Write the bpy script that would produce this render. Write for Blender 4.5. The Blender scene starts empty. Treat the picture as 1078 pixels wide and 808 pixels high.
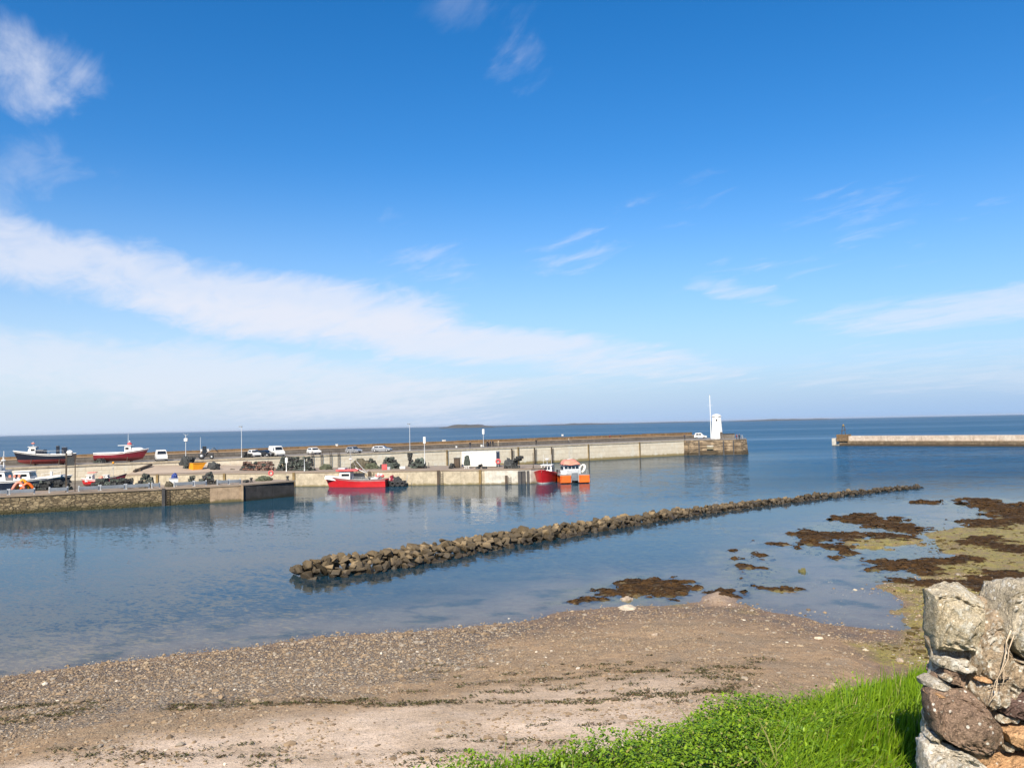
import bpy, bmesh, math, random
import numpy as np
from mathutils import Vector, Matrix, Euler

random.seed(7)
RNG = np.random.default_rng(7)
SC = bpy.context.scene
COL = SC.collection
R = math.radians

# ------------------------------------------------------------------ camera
EYE = Vector((0.0, 0.0, 10.0))
FPX = 862.0                                   # focal length in pixels of the 1078 px wide photograph
PITCH, ROLL = R(2.86), R(-1.2)
cam_d = bpy.data.cameras.new("camera")
cam_d.sensor_width = 36.0
cam_d.lens = 36.0 * FPX / 1078.0
cam_d.clip_start, cam_d.clip_end = 0.1, 120000.0
cam = bpy.data.objects.new("camera", cam_d)
COL.objects.link(cam)
CAMROT = Matrix.Rotation(math.pi / 2 + PITCH, 3, 'X') @ Matrix.Rotation(ROLL, 3, 'Z')
cam.matrix_world = Matrix.Translation(EYE) @ CAMROT.to_4x4()
SC.camera = cam


def ray(px, py):
    return (CAMROT @ Vector((px - 539.0, 404.0 - py, -FPX))).normalized()


def P(px, py, z):
    """Where the sight line through a photograph pixel meets the level z."""
    d = ray(px, py)
    t = (z - EYE.z) / d.z
    return Vector((EYE.x + d.x * t, EYE.y + d.y * t, z))


def PY(px, py, Y):
    """Where that sight line meets the upright plane at distance Y."""
    d = ray(px, py)
    t = Y / d.y
    return Vector((d.x * t, Y, EYE.z + d.z * t))


# ------------------------------------------------------------------ node helpers
class NT:
    def __init__(self, tree):
        self.t = tree
        self.n = tree.nodes
        self.l = tree.links

    def node(self, typ, **kw):
        nd = self.n.new(typ)
        for k, v in kw.items():
            setattr(nd, k, v)
        return nd

    def put(self, sock, val):
        if isinstance(val, bpy.types.NodeSocket):
            self.l.new(val, sock)
        elif isinstance(val, (tuple, list)) and len(val) == 3 and sock.type == 'RGBA':
            sock.default_value = (*val, 1.0)
        else:
            sock.default_value = val

    def math(self, op, a, b=None, c=None, clamp=False):
        nd = self.node('ShaderNodeMath', operation=op, use_clamp=clamp)
        self.put(nd.inputs[0], a)
        if b is not None:
            self.put(nd.inputs[1], b)
        if c is not None:
            self.put(nd.inputs[2], c)
        return nd.outputs[0]

    def mix(self, f, a, b, mode='MIX'):
        nd = self.node('ShaderNodeMix', data_type='RGBA', blend_type=mode)
        self.put(nd.inputs[0], f)
        self.put(nd.inputs[6], a)
        self.put(nd.inputs[7], b)
        return nd.outputs[2]

    def ramp(self, v, lo, hi, a=0.0, b=1.0, smooth=True):
        nd = self.node('ShaderNodeMapRange')
        nd.interpolation_type = 'SMOOTHSTEP' if smooth else 'LINEAR'
        self.put(nd.inputs[0], v)
        nd.inputs[1].default_value, nd.inputs[2].default_value = lo, hi
        nd.inputs[3].default_value, nd.inputs[4].default_value = a, b
        return nd.outputs[0]

    def noise(self, vec, scale, detail=4.0, rough=0.55, dist=0.0, out=0):
        nd = self.node('ShaderNodeTexNoise')
        if vec is not None:
            self.l.new(vec, nd.inputs['Vector'])
        nd.inputs['Scale'].default_value = scale
        nd.inputs['Detail'].default_value = detail
        nd.inputs['Roughness'].default_value = rough
        nd.inputs['Distortion'].default_value = dist
        return nd.outputs[out]

    def voronoi(self, vec, scale, feature='F1', out='Distance', rnd=1.0):
        nd = self.node('ShaderNodeTexVoronoi', feature=feature)
        if vec is not None:
            self.l.new(vec, nd.inputs['Vector'])
        nd.inputs['Scale'].default_value = scale
        nd.inputs['Randomness'].default_value = rnd
        return nd.outputs[out]

    def mapping(self, vec, scale=(1, 1, 1), rot=(0, 0, 0), loc=(0, 0, 0)):
        nd = self.node('ShaderNodeMapping')
        self.l.new(vec, nd.inputs[0])
        nd.inputs['Scale'].default_value = scale
        nd.inputs['Rotation'].default_value = rot
        nd.inputs['Location'].default_value = loc
        return nd.outputs[0]

    def attr(self, name, out='Fac'):
        return self.node('ShaderNodeAttribute', attribute_name=name).outputs[out]

    def bump(self, h, strength, dist, normal=None):
        nd = self.node('ShaderNodeBump')
        self.put(nd.inputs['Height'], h)
        nd.inputs['Strength'].default_value = strength
        nd.inputs['Distance'].default_value = dist
        if normal is not None:
            self.l.new(normal, nd.inputs['Normal'])
        return nd.outputs[0]

    def objco(self):
        return self.node('ShaderNodeTexCoord').outputs['Object']

    def sep(self, vec):
        nd = self.node('ShaderNodeSeparateXYZ')
        self.l.new(vec, nd.inputs[0])
        return nd.outputs

    def comb(self, x, y, z):
        nd = self.node('ShaderNodeCombineXYZ')
        for i, v in enumerate((x, y, z)):
            self.put(nd.inputs[i], v)
        return nd.outputs[0]


def new_mat(name):
    m = bpy.data.materials.new(name)
    m.use_nodes = True
    nt = NT(m.node_tree)
    bs = nt.n.get('Principled BSDF')
    return m, nt, bs


def M_basic(name, c, rough=0.6, c2=None, scale=3.0, bump=0.0, bscale=20.0, metal=0.0, spec=0.5, grime=0.0, tint=0.0):
    """Paint, cloth, metal: a base colour, uneven patches, dirt specks and a fine bump."""
    m, nt, bs = new_mat(name)
    co = nt.objco()
    c2 = c2 or tuple(x * 0.78 for x in c)
    f = nt.ramp(nt.noise(co, scale, 5, 0.6), 0.35, 0.7)
    colr = nt.mix(f, c, c2)
    if grime:
        g = nt.ramp(nt.noise(co, scale * 3.7, 6, 0.7), 0.52, 0.75, 0, grime)
        colr = nt.mix(g, colr, (0.10, 0.075, 0.05))
    if tint:
        oi = nt.node('ShaderNodeObjectInfo').outputs['Random']
        k = nt.math('MULTIPLY_ADD', oi, tint, 1.0 - tint / 2)
        colr = nt.mix(1.0, colr, nt.comb(k, k, k), 'MULTIPLY')
    nt.put(bs.inputs['Base Color'], colr)
    bs.inputs['Roughness'].default_value = rough
    bs.inputs['Metallic'].default_value = metal
    bs.inputs['Specular IOR Level'].default_value = spec
    if bump:
        nt.l.new(nt.bump(nt.noise(co, bscale, 4, 0.6), bump, 0.03), bs.inputs['Normal'])
    return m


# ------------------------------------------------------------------ numpy noise
def _hash(ix, iy, seed):
    n = (ix.astype(np.int64) * 374761393 + iy.astype(np.int64) * 668265263 + seed * 1442695041) & 0xFFFFFFFF
    n = ((n ^ (n >> 13)) * 1274126177) & 0xFFFFFFFF
    return ((n ^ (n >> 16)) & 0xFFFF) / 65535.0


def vnoise(x, y, seed=0):
    ix, iy = np.floor(x), np.floor(y)
    fx, fy = x - ix, y - iy
    fx, fy = fx * fx * (3 - 2 * fx), fy * fy * (3 - 2 * fy)
    a, b = _hash(ix, iy, seed), _hash(ix + 1, iy, seed)
    c, d = _hash(ix, iy + 1, seed), _hash(ix + 1, iy + 1, seed)
    return (a + (b - a) * fx) * (1 - fy) + (c + (d - c) * fx) * fy


def fbm(x, y, oct=4, seed=0, gain=0.5):
    s, a, t = 0, 1.0, 0
    for o in range(oct):
        s = s + a * vnoise(x * 2 ** o + 17.3 * o, y * 2 ** o - 9.1 * o, seed + o)
        t += a
        a *= gain
    return s / t


def seg_dist(x, y, poly, closed=True):
    n = len(poly)
    best = np.full(x.shape, 1e9)
    for i in range(n if closed else n - 1):
        (x0, y0), (x1, y1) = poly[i], poly[(i + 1) % n]
        dx, dy = x1 - x0, y1 - y0
        L = dx * dx + dy * dy + 1e-12
        t = np.clip(((x - x0) * dx + (y - y0) * dy) / L, 0, 1)
        best = np.minimum(best, (x - x0 - t * dx) ** 2 + (y - y0 - t * dy) ** 2)
    return np.sqrt(best)


def inside(x, y, poly):
    r = np.zeros(x.shape, bool)
    n = len(poly)
    for i in range(n):
        (x0, y0), (x1, y1) = poly[i], poly[(i + 1) % n]
        if y0 == y1:
            continue
        c = ((y0 > y) != (y1 > y)) & (x < (x1 - x0) * (y - y0) / (y1 - y0) + x0)
        r ^= c
    return r


def sdist(x, y, poly):
    """Signed distance to a closed outline: positive inside."""
    d = seg_dist(x, y, poly)
    return np.where(inside(x, y, poly), d, -d)


def sstep(a, b, v):
    t = np.clip((v - a) / (b - a), 0, 1)
    return t * t * (3 - 2 * t)


# ------------------------------------------------------------------ mesh builder
class MB:
    def __init__(self):
        self.v, self.f, self.m, self.s = [], [], [], []

    def add(self, verts, faces, mi=0, smooth=False, xf=None):
        b = len(self.v)
        for p in verts:
            p = Vector(p)
            self.v.append(tuple(xf @ p) if xf is not None else tuple(p))
        for f in faces:
            self.f.append(tuple(b + i for i in f))
            self.m.append(mi)
            self.s.append(smooth)
        return self

    def box(self, x0, x1, y0, y1, z0, z1, mi=0, xf=None, bev=0.0):
        if bev > 0:
            b = min(bev, (x1 - x0) * .45, (y1 - y0) * .45, (z1 - z0) * .45)
            bm = bmesh.new()
            bmesh.ops.create_cube(bm, size=1)
            for v in bm.verts:
                v.co = Vector(((x0 + x1) / 2 + v.co.x * (x1 - x0), (y0 + y1) / 2 + v.co.y * (y1 - y0), (z0 + z1) / 2 + v.co.z * (z1 - z0)))
            bmesh.ops.bevel(bm, geom=bm.edges[:], offset=b, segments=2, profile=0.6, affect='EDGES')
            bm.verts.index_update()
            self.add([v.co for v in bm.verts], [[v.index for v in f.verts] for f in bm.faces], mi, False, xf)
            bm.free()
            return self
        vs = [(x0, y0, z0), (x1, y0, z0), (x1, y1, z0), (x0, y1, z0), (x0, y0, z1), (x1, y0, z1), (x1, y1, z1), (x0, y1, z1)]
        return self.add(vs, [(0, 3, 2, 1), (4, 5, 6, 7), (0, 1, 5, 4), (1, 2, 6, 5), (2, 3, 7, 6), (3, 0, 4, 7)], mi, False, xf)

    def prism(self, poly, z0, z1, mi=0, mtop=None, xf=None):
        """Upright prism over an outline (counter-clockwise from above)."""
        n = len(poly)
        vs = [(p[0], p[1], z0) for p in poly] + [(p[0], p[1], z1) for p in poly]
        self.add(vs, [(i, (i + 1) % n, n + (i + 1) % n, n + i) for i in range(n)] + [tuple(reversed(range(n)))], mi, False, xf)
        return self.add([(p[0], p[1], z1) for p in poly], [tuple(range(n))], mi if mtop is None else mtop, False, xf)

    def side(self, prof, y0, y1, mi=0, xf=None, inset=0.0, inset_from=None):
        """Side profile in x-z pushed from y0 to y1; points above inset_from lean in."""
        n = len(prof)

        def yy(y, z, sgn):
            return y + sgn * (inset if (inset_from is not None and z > inset_from) else 0)
        vs = [(p[0], yy(y0, p[1], 1), p[1]) for p in prof] + [(p[0], yy(y1, p[1], -1), p[1]) for p in prof]
        return self.add(vs, [tuple(range(n)), tuple(reversed(range(n, 2 * n)))] + [((i + 1) % n, i, n + i, n + (i + 1) % n) for i in range(n)], mi, False, xf)

    def tube(self, pts, r, n=6, mi=0, r1=None, xf=None, caps=True):
        pts = [Vector(p) for p in pts]
        r1 = r if r1 is None else r1
        vs, fs = [], []
        for i, p in enumerate(pts):
            d = (pts[min(i + 1, len(pts) - 1)] - pts[max(i - 1, 0)]).normalized()
            a = d.orthogonal().normalized() if abs(d.z) > .95 else d.cross(Vector((0, 0, 1))).normalized()
            b = d.cross(a)
            rr = r + (r1 - r) * i / max(1, len(pts) - 1)
            for k in range(n):
                t = 2 * math.pi * k / n
                vs.append(p + a * math.cos(t) * rr + b * math.sin(t) * rr)
        for i in range(len(pts) - 1):
            for k in range(n):
                fs.append((i * n + k, i * n + (k + 1) % n, (i + 1) * n + (k + 1) % n, (i + 1) * n + k))
        if caps:
            fs.append(tuple(reversed(range(n))))
            fs.append(tuple(range((len(pts) - 1) * n, len(pts) * n)))
        return self.add(vs, fs, mi, n > 6, xf)

    def lathe(self, prof, n=12, mi=0, xf=None, rot=0.0, smooth=True):
        vs, fs = [], []
        for (r, z) in prof:
            for k in range(n):
                t = 2 * math.pi * k / n + rot
                vs.append((r * math.cos(t), r * math.sin(t), z))
        for i in range(len(prof) - 1):
            for k in range(n):
                fs.append((i * n + k, i * n + (k + 1) % n, (i + 1) * n + (k + 1) % n, (i + 1) * n + k))
        fs.append(tuple(reversed(range(n))))
        fs.append(tuple(range((len(prof) - 1) * n, len(prof) * n)))
        return self.add(vs, fs, mi, smooth, xf)

    def torus(self, R_, r, n=14, k=6, mi=0, xf=None):
        vs, fs = [], []
        for i in range(n):
            a = 2 * math.pi * i / n
            for j in range(k):
                b = 2 * math.pi * j / k
                vs.append(((R_ + r * math.cos(b)) * math.cos(a), (R_ + r * math.cos(b)) * math.sin(a), r * math.sin(b)))
        for i in range(n):
            for j in range(k):
                fs.append((i * k + j, ((i + 1) % n) * k + j, ((i + 1) % n) * k + (j + 1) % k, i * k + (j + 1) % k))
        return self.add(vs, fs, mi, True, xf)

    def ball(self, c, r, mi=0, sx=1, sy=1, sz=1, jit=0.0, sub=2):
        bm = bmesh.new()
        bmesh.ops.create_icosphere(bm, subdivisions=sub, radius=1)
        for v in bm.verts:
            k = r * (1 + random.uniform(-jit, jit))
            v.co = Vector((c[0] + v.co.x * k * sx, c[1] + v.co.y * k * sy, c[2] + v.co.z * k * sz))
        bm.verts.index_update()
        self.add([v.co for v in bm.verts], [[v.index for v in f.verts] for f in bm.faces], mi, jit == 0)
        bm.free()
        return self

    def build(self, name, mats, parent=None, loc=None, rotz=0.0):
        me = bpy.data.meshes.new(name)
        me.from_pydata(self.v, [], self.f)
        mats = mats if isinstance(mats, (list, tuple)) else [mats]
        for m in mats:
            me.materials.append(m)
        me.polygons.foreach_set('material_index', self.m)
        me.polygons.foreach_set('use_smooth', self.s)
        me.update()
        o = bpy.data.objects.new(name, me)
        COL.objects.link(o)
        if parent:
            o.parent = parent
        if loc is not None:
            o.location = loc
        o.rotation_euler.z = rotz
        return o


def tag(o, label=None, cat=None, group=None, kind=None):
    for k, v in (('label', label), ('category', cat), ('group', group), ('kind', kind)):
        if v:
            o[k] = v
    return o


def thing(name, label, cat, loc=(0, 0, 0), rotz=0.0, group=None):
    o = bpy.data.objects.new(name, None)
    o.empty_display_size = 0.3
    COL.objects.link(o)
    o.location = loc
    o.rotation_euler.z = rotz
    return tag(o, label, cat, group)


def copy_tree(o, parent=None, mats=None):
    c = o.copy()
    COL.objects.link(c)
    c.parent = parent
    for ch in list(o.children):
        copy_tree(ch, c)
    return c


def np_mesh(name, verts, faces, mats, smooth=False, attrs=None, kind=None, label=None):
    """faces: (n,3) or (n,4) int array."""
    me = bpy.data.meshes.new(name)
    verts = np.asarray(verts, np.float32)
    faces = np.asarray(faces, np.int32)
    nv, (nf, k) = len(verts), faces.shape
    me.vertices.add(nv)
    me.vertices.foreach_set('co', verts.ravel())
    me.loops.add(nf * k)
    me.loops.foreach_set('vertex_index', faces.ravel())
    me.polygons.add(nf)
    me.polygons.foreach_set('loop_start', np.arange(0, nf * k, k, dtype=np.int32))
    me.polygons.foreach_set('loop_total', np.full(nf, k, np.int32))
    me.polygons.foreach_set('use_smooth', np.full(nf, smooth, bool))
    me.update(calc_edges=True)
    for m in (mats if isinstance(mats, (list, tuple)) else [mats]):
        me.materials.append(m)
    for an, av in (attrs or {}).items():
        a = me.attributes.new(an, 'FLOAT', 'POINT')
        a.data.foreach_set('value', np.asarray(av, np.float32))
    o = bpy.data.objects.new(name, me)
    COL.objects.link(o)
    if kind:
        o['kind'] = kind
    if label:
        o['label'] = label
    return o
HAZE = 3.5e-5
# ------------------------------------------------------------------ daylight
SUN_EL, SUN_AZ = R(40), math.atan2(-0.27, -0.963)     # direction TO the sun: over the left shoulder
SUN_DIR = Vector((math.sin(SUN_AZ) * math.cos(SUN_EL), math.cos(SUN_AZ) * math.cos(SUN_EL), math.sin(SUN_EL)))
sun_d = bpy.data.lights.new("sun", 'SUN')
sun_d.energy, sun_d.angle, sun_d.color = 4.7, R(0.53), (1.0, 0.91, 0.77)
sun = bpy.data.objects.new("sun", sun_d)
COL.objects.link(sun)
sun.rotation_euler = SUN_DIR.to_track_quat('Z', 'Y').to_euler()
sun.location = (-60, -60, 120)

W = bpy.data.worlds.new("World")
SC.world = W
W.use_nodes = True
nt = NT(W.node_tree)
bg = nt.n.get('Background')
sky = nt.node('ShaderNodeTexSky', sky_type='NISHITA')
sky.sun_disc = False
sky.sun_elevation, sky.sun_rotation = SUN_EL, SUN_AZ
sky.altitude, sky.air_density, sky.dust_density, sky.ozone_density = 0, 1.0, 0.6, 2.5
dirv = nt.node('ShaderNodeTexCoord').outputs['Generated']
dx, dy, dz = nt.sep(dirv)
az = nt.math('ARCTAN2', dx, dy)
el = nt.math('ARCSINE', dz)


def pix_dir(px, py):
    d = ray(px, py)
    return math.atan2(d.x, d.y), math.asin(d.z)


# thin high cloud lies on a level layer, so its grain stretches towards the horizon
zc = nt.math('ADD', nt.math('MAXIMUM', dz, 0.0), 0.09)
lay = nt.comb(nt.math('DIVIDE', dx, zc), nt.math('DIVIDE', dy, zc), 0.0)
lay2 = nt.mapping(lay, scale=(1.0, 1.0, 1.0), rot=(0, 0, R(-33)))
n_big = nt.noise(nt.mapping(lay2, scale=(0.9, 0.38, 1)), 1.3, 7, 0.58, 0.3)
n_fine = nt.noise(nt.mapping(lay2, scale=(2.4, 1.0, 1)), 2.6, 8, 0.62, 0.6)
n_cl = nt.math('ADD', nt.math('MULTIPLY', n_big, 0.6), nt.math('MULTIPLY', n_fine, 0.4))


def cloud(p0, p1, half, amount, soft=0.55, gain=2.5, edge=0.30):
    """A drifting bank of thin cloud between two sky directions, half = its half height in degrees."""
    a0, e0 = pix_dir(*p0)
    a1, e1 = pix_dir(*p1)
    L = math.hypot(a1 - a0, e1 - e0)
    ca, sa = (a1 - a0) / L, (e1 - e0) / L
    ua = nt.math('SUBTRACT', az, (a0 + a1) / 2)
    ue = nt.math('SUBTRACT', el, (e0 + e1) / 2)
    s = nt.math('ADD', nt.math('MULTIPLY', ua, ca), nt.math('MULTIPLY', ue, sa))
    t = nt.math('SUBTRACT', nt.math('MULTIPLY', ue, ca), nt.math('MULTIPLY', ua, sa))
    s = nt.math('DIVIDE', s, L / 2)
    t = nt.math('DIVIDE', t, R(half))
    q = nt.math('ADD', nt.math('POWER', nt.math('ABSOLUTE', s), 3.0), nt.math('MULTIPLY', t, t))
    body = nt.math('SUBTRACT', 1.0, q)
    v = nt.math('ADD', nt.math('MULTIPLY', body, soft), nt.math('MULTIPLY', nt.math('SUBTRACT', n_cl, 0.5), gain))
    return nt.ramp(v, -0.05 + edge * 0.3, 0.65 + edge, 0, amount)


masks = [
    cloud((-200, 222), (540, 350), 2.7, 0.78, 0.95, 2.9),
    cloud((60, 305), (800, 388), 1.8, 0.74, 0.95, 2.9),
    cloud((-300, 345), (600, 428), 2.7, 0.58, 0.90, 2.9),
    cloud((-190, 35), (122, 80), 2.9, 0.74, 0.60, 3.8),
    cloud((810, 342), (1260, 296), 1.35, 0.62, 0.85, 3.2),
    cloud((715, 293), (860, 325), 0.85, 0.42, 0.55, 4.5),
    cloud((528, 48), (574, 100), 1.4, 0.34, 0.12, 5.0),
    cloud((450, -20), (550, 16), 1.3, 0.24, 0.10, 5.0),
    cloud((365, 225), (490, 275), 1.6, 0.30, 0.15, 6.0),
    cloud((520, 240), (660, 275), 1.0, 0.13, 0.06, 5.0),
    cloud((670, 235), (870, 225), 1.1, 0.34, 0.02, 6.0),
    cloud((-60, 195), (150, 172), 1.8, 0.24, 0.20, 5.0),
    cloud((880, 130), (1085, 88), 1.2, 0.22, 0.15, 5.0),
    cloud((820, 395), (1300, 368), 1.9, 0.34, 0.6, 3.6),
    cloud((380, 408), (760, 400), 0.8, 0.30, 0.6, 3.6),
]
tot = masks[0]
for k in masks[1:]:
    tot = nt.math('SUBTRACT', nt.math('ADD', tot, k), nt.math('MULTIPLY', tot, k))
# milky air low over the sea, whiter on the left
milk = nt.math('POWER', nt.ramp(el, 0.0, R(19), 0.985, 0.0, False), 1.9)
milkc = nt.mix(nt.ramp(az, R(-38), R(30)), (3.75, 4.45, 5.5), (2.2, 3.4, 5.3))
skyc = nt.node('ShaderNodeHueSaturation')
skyc.inputs['Saturation'].default_value = 1.42
nt.l.new(sky.outputs[0], skyc.inputs['Color'])
skyb = nt.mix(1.0, skyc.outputs[0], (0.90, 0.90, 0.985), 'MULTIPLY')
base = nt.mix(milk, skyb, milkc)
cl = nt.mix(tot, base, (5.0, 5.2, 5.85))
nt.put(bg.inputs['Color'], cl)
bg.inputs['Strength'].default_value = 0.089

SC.view_settings.view_transform = 'Standard'
SC.view_settings.look = 'None'
SC.view_settings.gamma = 1.0
SC.view_settings.exposure = 0.88
SC.view_settings.use_curve_mapping = False
SC.cycles.use_denoising = True
SC.cycles.max_bounces = 8
SC.cycles.transparent_max_bounces = 12
SC.cycles.caustics_reflective = False
SC.cycles.caustics_refractive = False

# ------------------------------------------------------------------ lie of the land
SHORE_PX = [(0, 715), (100, 700), (200, 687), (300, 676), (400, 666), (470, 661), (540, 655), (590, 645), (640, 640), (700, 638),
            (760, 634), (790, 637), (825, 646), (870, 655), (915, 661), (945, 662), (960, 657), (950, 647), (951, 633), (924, 617),
            (950, 612), (975, 608), (972, 594), (1002, 585), (985, 571), (975, 562), (1010, 555), (1040, 549), (1078, 543), (1130, 536), (1300, 530)]
_s = [P(a, b, 0.0) for a, b in SHORE_PX]
LAND = [(-160, 0), (-60, 24)] + [(p.x, p.y) for p in _s] + [(260, 80), (260, -200), (-260, -200), (-260, -20)]
PLATEAU = [(-150, -40), (-40, -11), (-12, -0.8), (-4, 2.9), (-1.25, 4.5), (-0.45, 5.28), (1.05, 5.86), (3.5, 7.15), (6.5, 8.5), (14, 11.4), (34, 15), (150, 20), (200, -150), (-200, -150)]


def _reg(pts, ox, oy, s, z=0.05):
    r = [P(ox + a / s, oy + b / s, z) for a, b in pts]
    return [(p.x, p.y) for p in r]


Z1 = lambda pts: _reg(pts, 778, 500, 3.593)
Z2 = lambda pts: _reg(pts, 580, 560, 3.593)
WEED = [
    Z1([(800, 95), (860, 87), (940, 88), (1078, 115), (1300, 120), (1300, 200), (1078, 180), (1000, 200), (880, 195), (830, 165), (940, 155), (950, 140), (880, 115)]),
    Z1([(340, 165), (420, 150), (520, 147), (590, 160), (610, 180), (700, 195), (760, 205), (640, 215), (560, 210), (480, 185), (420, 180)]),
    Z1([(190, 218), (270, 207), (400, 210), (520, 215), (640, 225), (640, 240), (540, 240), (430, 240), (340, 252), (250, 245)]),
    Z1([(100, 255), (150, 244), (220, 262), (190, 272), (130, 268)]),
    Z1([(680, 100), (740, 95), (800, 103), (720, 108)]),
    Z1([(455, 332), (540, 322), (700, 312), (860, 312), (930, 325), (850, 335), (760, 340), (720, 370), (620, 362), (490, 355)]),
    Z1([(850, 240), (920, 232), (1078, 265), (1250, 270), (1250, 300), (1078, 295), (980, 290), (880, 262)]),
    Z1([(560, 405), (640, 390), (780, 395), (900, 380), (1060, 370), (1078, 400), (960, 420), (900, 430), (700, 420)]),
    Z1([(320, 300), (410, 296), (430, 308), (340, 315)]),
    Z1([(288, 258), (350, 265), (460, 294), (420, 300), (340, 282)]),
    Z1([(60, 418), (140, 410), (190, 425), (100, 435)]),
    Z1([(0, 290), (60, 292), (120, 318), (60, 320), (0, 308)]),
    Z1([(0, 330), (70, 336), (40, 345), (0, 342)]),
    Z2([(150, 210), (215, 205), (260, 180), (360, 167), (430, 172), (480, 178), (570, 195), (560, 210), (510, 225), (440, 250), (380, 246), (330, 238), (250, 240), (200, 228)]),
    Z2([(60, 255), (120, 248), (165, 256), (110, 268)]),
    Z2([(690, 70), (760, 78), (835, 105), (780, 100)]),
    Z2([(700, 150), (740, 148), (750, 162), (715, 164)]),
    Z2([(600, 222), (690, 212), (715, 230), (660, 240)]),
]
ALGAE = [
    Z1([(390, 235), (540, 228), (680, 232), (700, 255), (600, 262), (560, 277), (440, 270)]),
    Z1([(1250, 175), (880, 195), (740, 215), (700, 240), (830, 262), (790, 290), (860, 305), (700, 345), (800, 375), (760, 395), (560, 405), (510, 425), (600, 455), (620, 500), (610, 530),
        (660, 580), (560, 640), (460, 660), (520, 719), (800, 760), (1250, 760)]),
    Z1([(60, 425), (120, 415), (200, 424), (140, 440)]),
]
SHOAL = [
    Z1([(300, 175), (420, 140), (640, 150), (800, 200), (900, 205), (840, 262), (800, 300), (700, 315), (520, 330), (400, 320), (250, 285), (170, 240)]),
    Z1([(640, 90), (900, 75), (1250, 100), (1250, 230), (860, 215), (780, 170), (880, 140)]),
    Z1([(430, 330), (700, 300), (900, 320), (800, 400), (560, 420), (480, 380)]),
    Z1([(0, 270), (90, 275), (150, 320), (100, 350), (0, 350)]),
    Z2([(120, 195), (330, 155), (600, 190), (760, 250), (700, 290), (420, 265), (180, 260), (30, 262)]),
    Z2([(640, 55), (860, 95), (900, 215), (720, 225), (680, 150)]),
]
SANDBAR = Z2([(520, 245), (600, 215), (690, 210), (740, 255), (730, 285), (560, 290)])


def terrain(x, y, full=False):
    x, y = np.asarray(x, float), np.asarray(y, float)
    d = sdist(x, y, LAND)
    d = d + (fbm(x / 3.1, y / 3.1, 3, 3) - .5) * 1.3 + (fbm(x / .8, y / .8, 3, 5) - .5) * 0.35
    k = x / np.maximum(y, 1.0)
    flat = sstep(0.37, 0.47, k) * sstep(24, 33, y)
    up = np.where(d > 0, 0.075 * np.minimum(d, 6) + 0.092 * np.maximum(d - 6, 0), 0)
    up = np.minimum(up, 3.2)
    up = up * (1 - flat) + flat * np.clip(0.02 * d, 0, 0.06)
    lowk = 0.036 - 0.012 * sstep(-0.15, 0.1, k)
    dn = np.where(d < 0, np.maximum(lowk * d, -0.4 + 0.11 * np.minimum(d + 9, 0)), 0)
    z = up + np.maximum(dn, -3.0)
    z = z + (fbm(x / 2.3, y / 2.3, 4, 11) - .5) * 0.10 * sstep(0, 4, d) + (fbm(x / 1.6, y / 1.6, 4, 13) - .5) * 0.16 * sstep(1, -6, d)
    weed = np.zeros_like(x)
    algae = np.zeros_like(x)
    rough = (fbm(x / 1.3, y / 1.3, 4, 21) - .5)
    lump = fbm(x / .55, y / .55, 3, 23)
    near = (x > -2) & (x < 130) & (y > 22) & (y < 140)
    xs, ys = x[near], y[near]
    if xs.size:
        zs, ws, As = z[near], weed[near], algae[near]
        rs, ls = rough[near], lump[near]
        sc_ = np.clip(ys / 50.0, 0.6, 2.2)
        for poly in ALGAE:
            s = sdist(xs, ys, poly) + rs * 2.6 * sc_
            As = np.maximum(As, sstep(-0.5, 0.5, s))
            zt = np.minimum(-0.115 + 0.19 * sstep(-0.8, 0.9, s) + (ls - .5) * 0.14 + rs * 0.26, 0.4)
            zs = np.maximum(zs, zs + (zt - zs) * sstep(-2.0, -0.4, s))
        for poly in SHOAL:
            s = sdist(xs, ys, poly) + rs * 3.0 * sc_
            mk = sstep(-1.6, 1.2, s)
            As = np.maximum(As, .8 * mk)
            zs = np.maximum(zs, zs + (-0.13 + (ls - .5) * .16 + rs * .22 - zs) * mk)
        for poly in WEED:
            s = sdist(xs, ys, poly) + rs * 3.4 * sc_ + (ls - .5) * 1.5
            mk = sstep(-1.1, 0.9, s)
            ws = np.maximum(ws, sstep(.15, .75, mk))
            zt = -0.20 + mk * (0.17 + 0.17 * ls + 0.05 * sstep(0, 2.5, s)) + rs * .12
            zs = np.maximum(zs, zs + (zt - zs) * sstep(-2.2, -0.4, s))
        s = sdist(xs, ys, SANDBAR) + rs * 1.0
        As = As * (1 - sstep(-1.2, .4, s))
        zt = -0.2 + 0.68 * sstep(-0.6, 2.4, s)
        zs = np.maximum(zs, zs + (zt - zs) * sstep(-2.5, -0.5, s))
        z[near], weed[near], algae[near] = zs, ws, As
    e = sdist(x, y, PLATEAU)
    e2 = e + (fbm(x / .9, y / .9, 3, 31) - .5) * 0.3
    plat = 7.78 + np.clip(0.11 * e, 0, 0.62) + (fbm(x / .7, y / .7, 3, 33) - .5) * 0.08
    bankz = np.where(e2 > 0, plat, 7.78 + 1.05 * e2)
    z2 = np.maximum(z, bankz)
    if not full:
        return z2
    bank = sstep(-0.1, 0.25, bankz - z)
    return z2, d, weed, algae, bank, k


def ground(px, py):
    z = 0.5
    for _ in range(12):
        p = P(px, py, z)
        z = 0.5 * z + 0.5 * float(terrain([p.x], [p.y])[0])
    return P(px, py, z)


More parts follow.
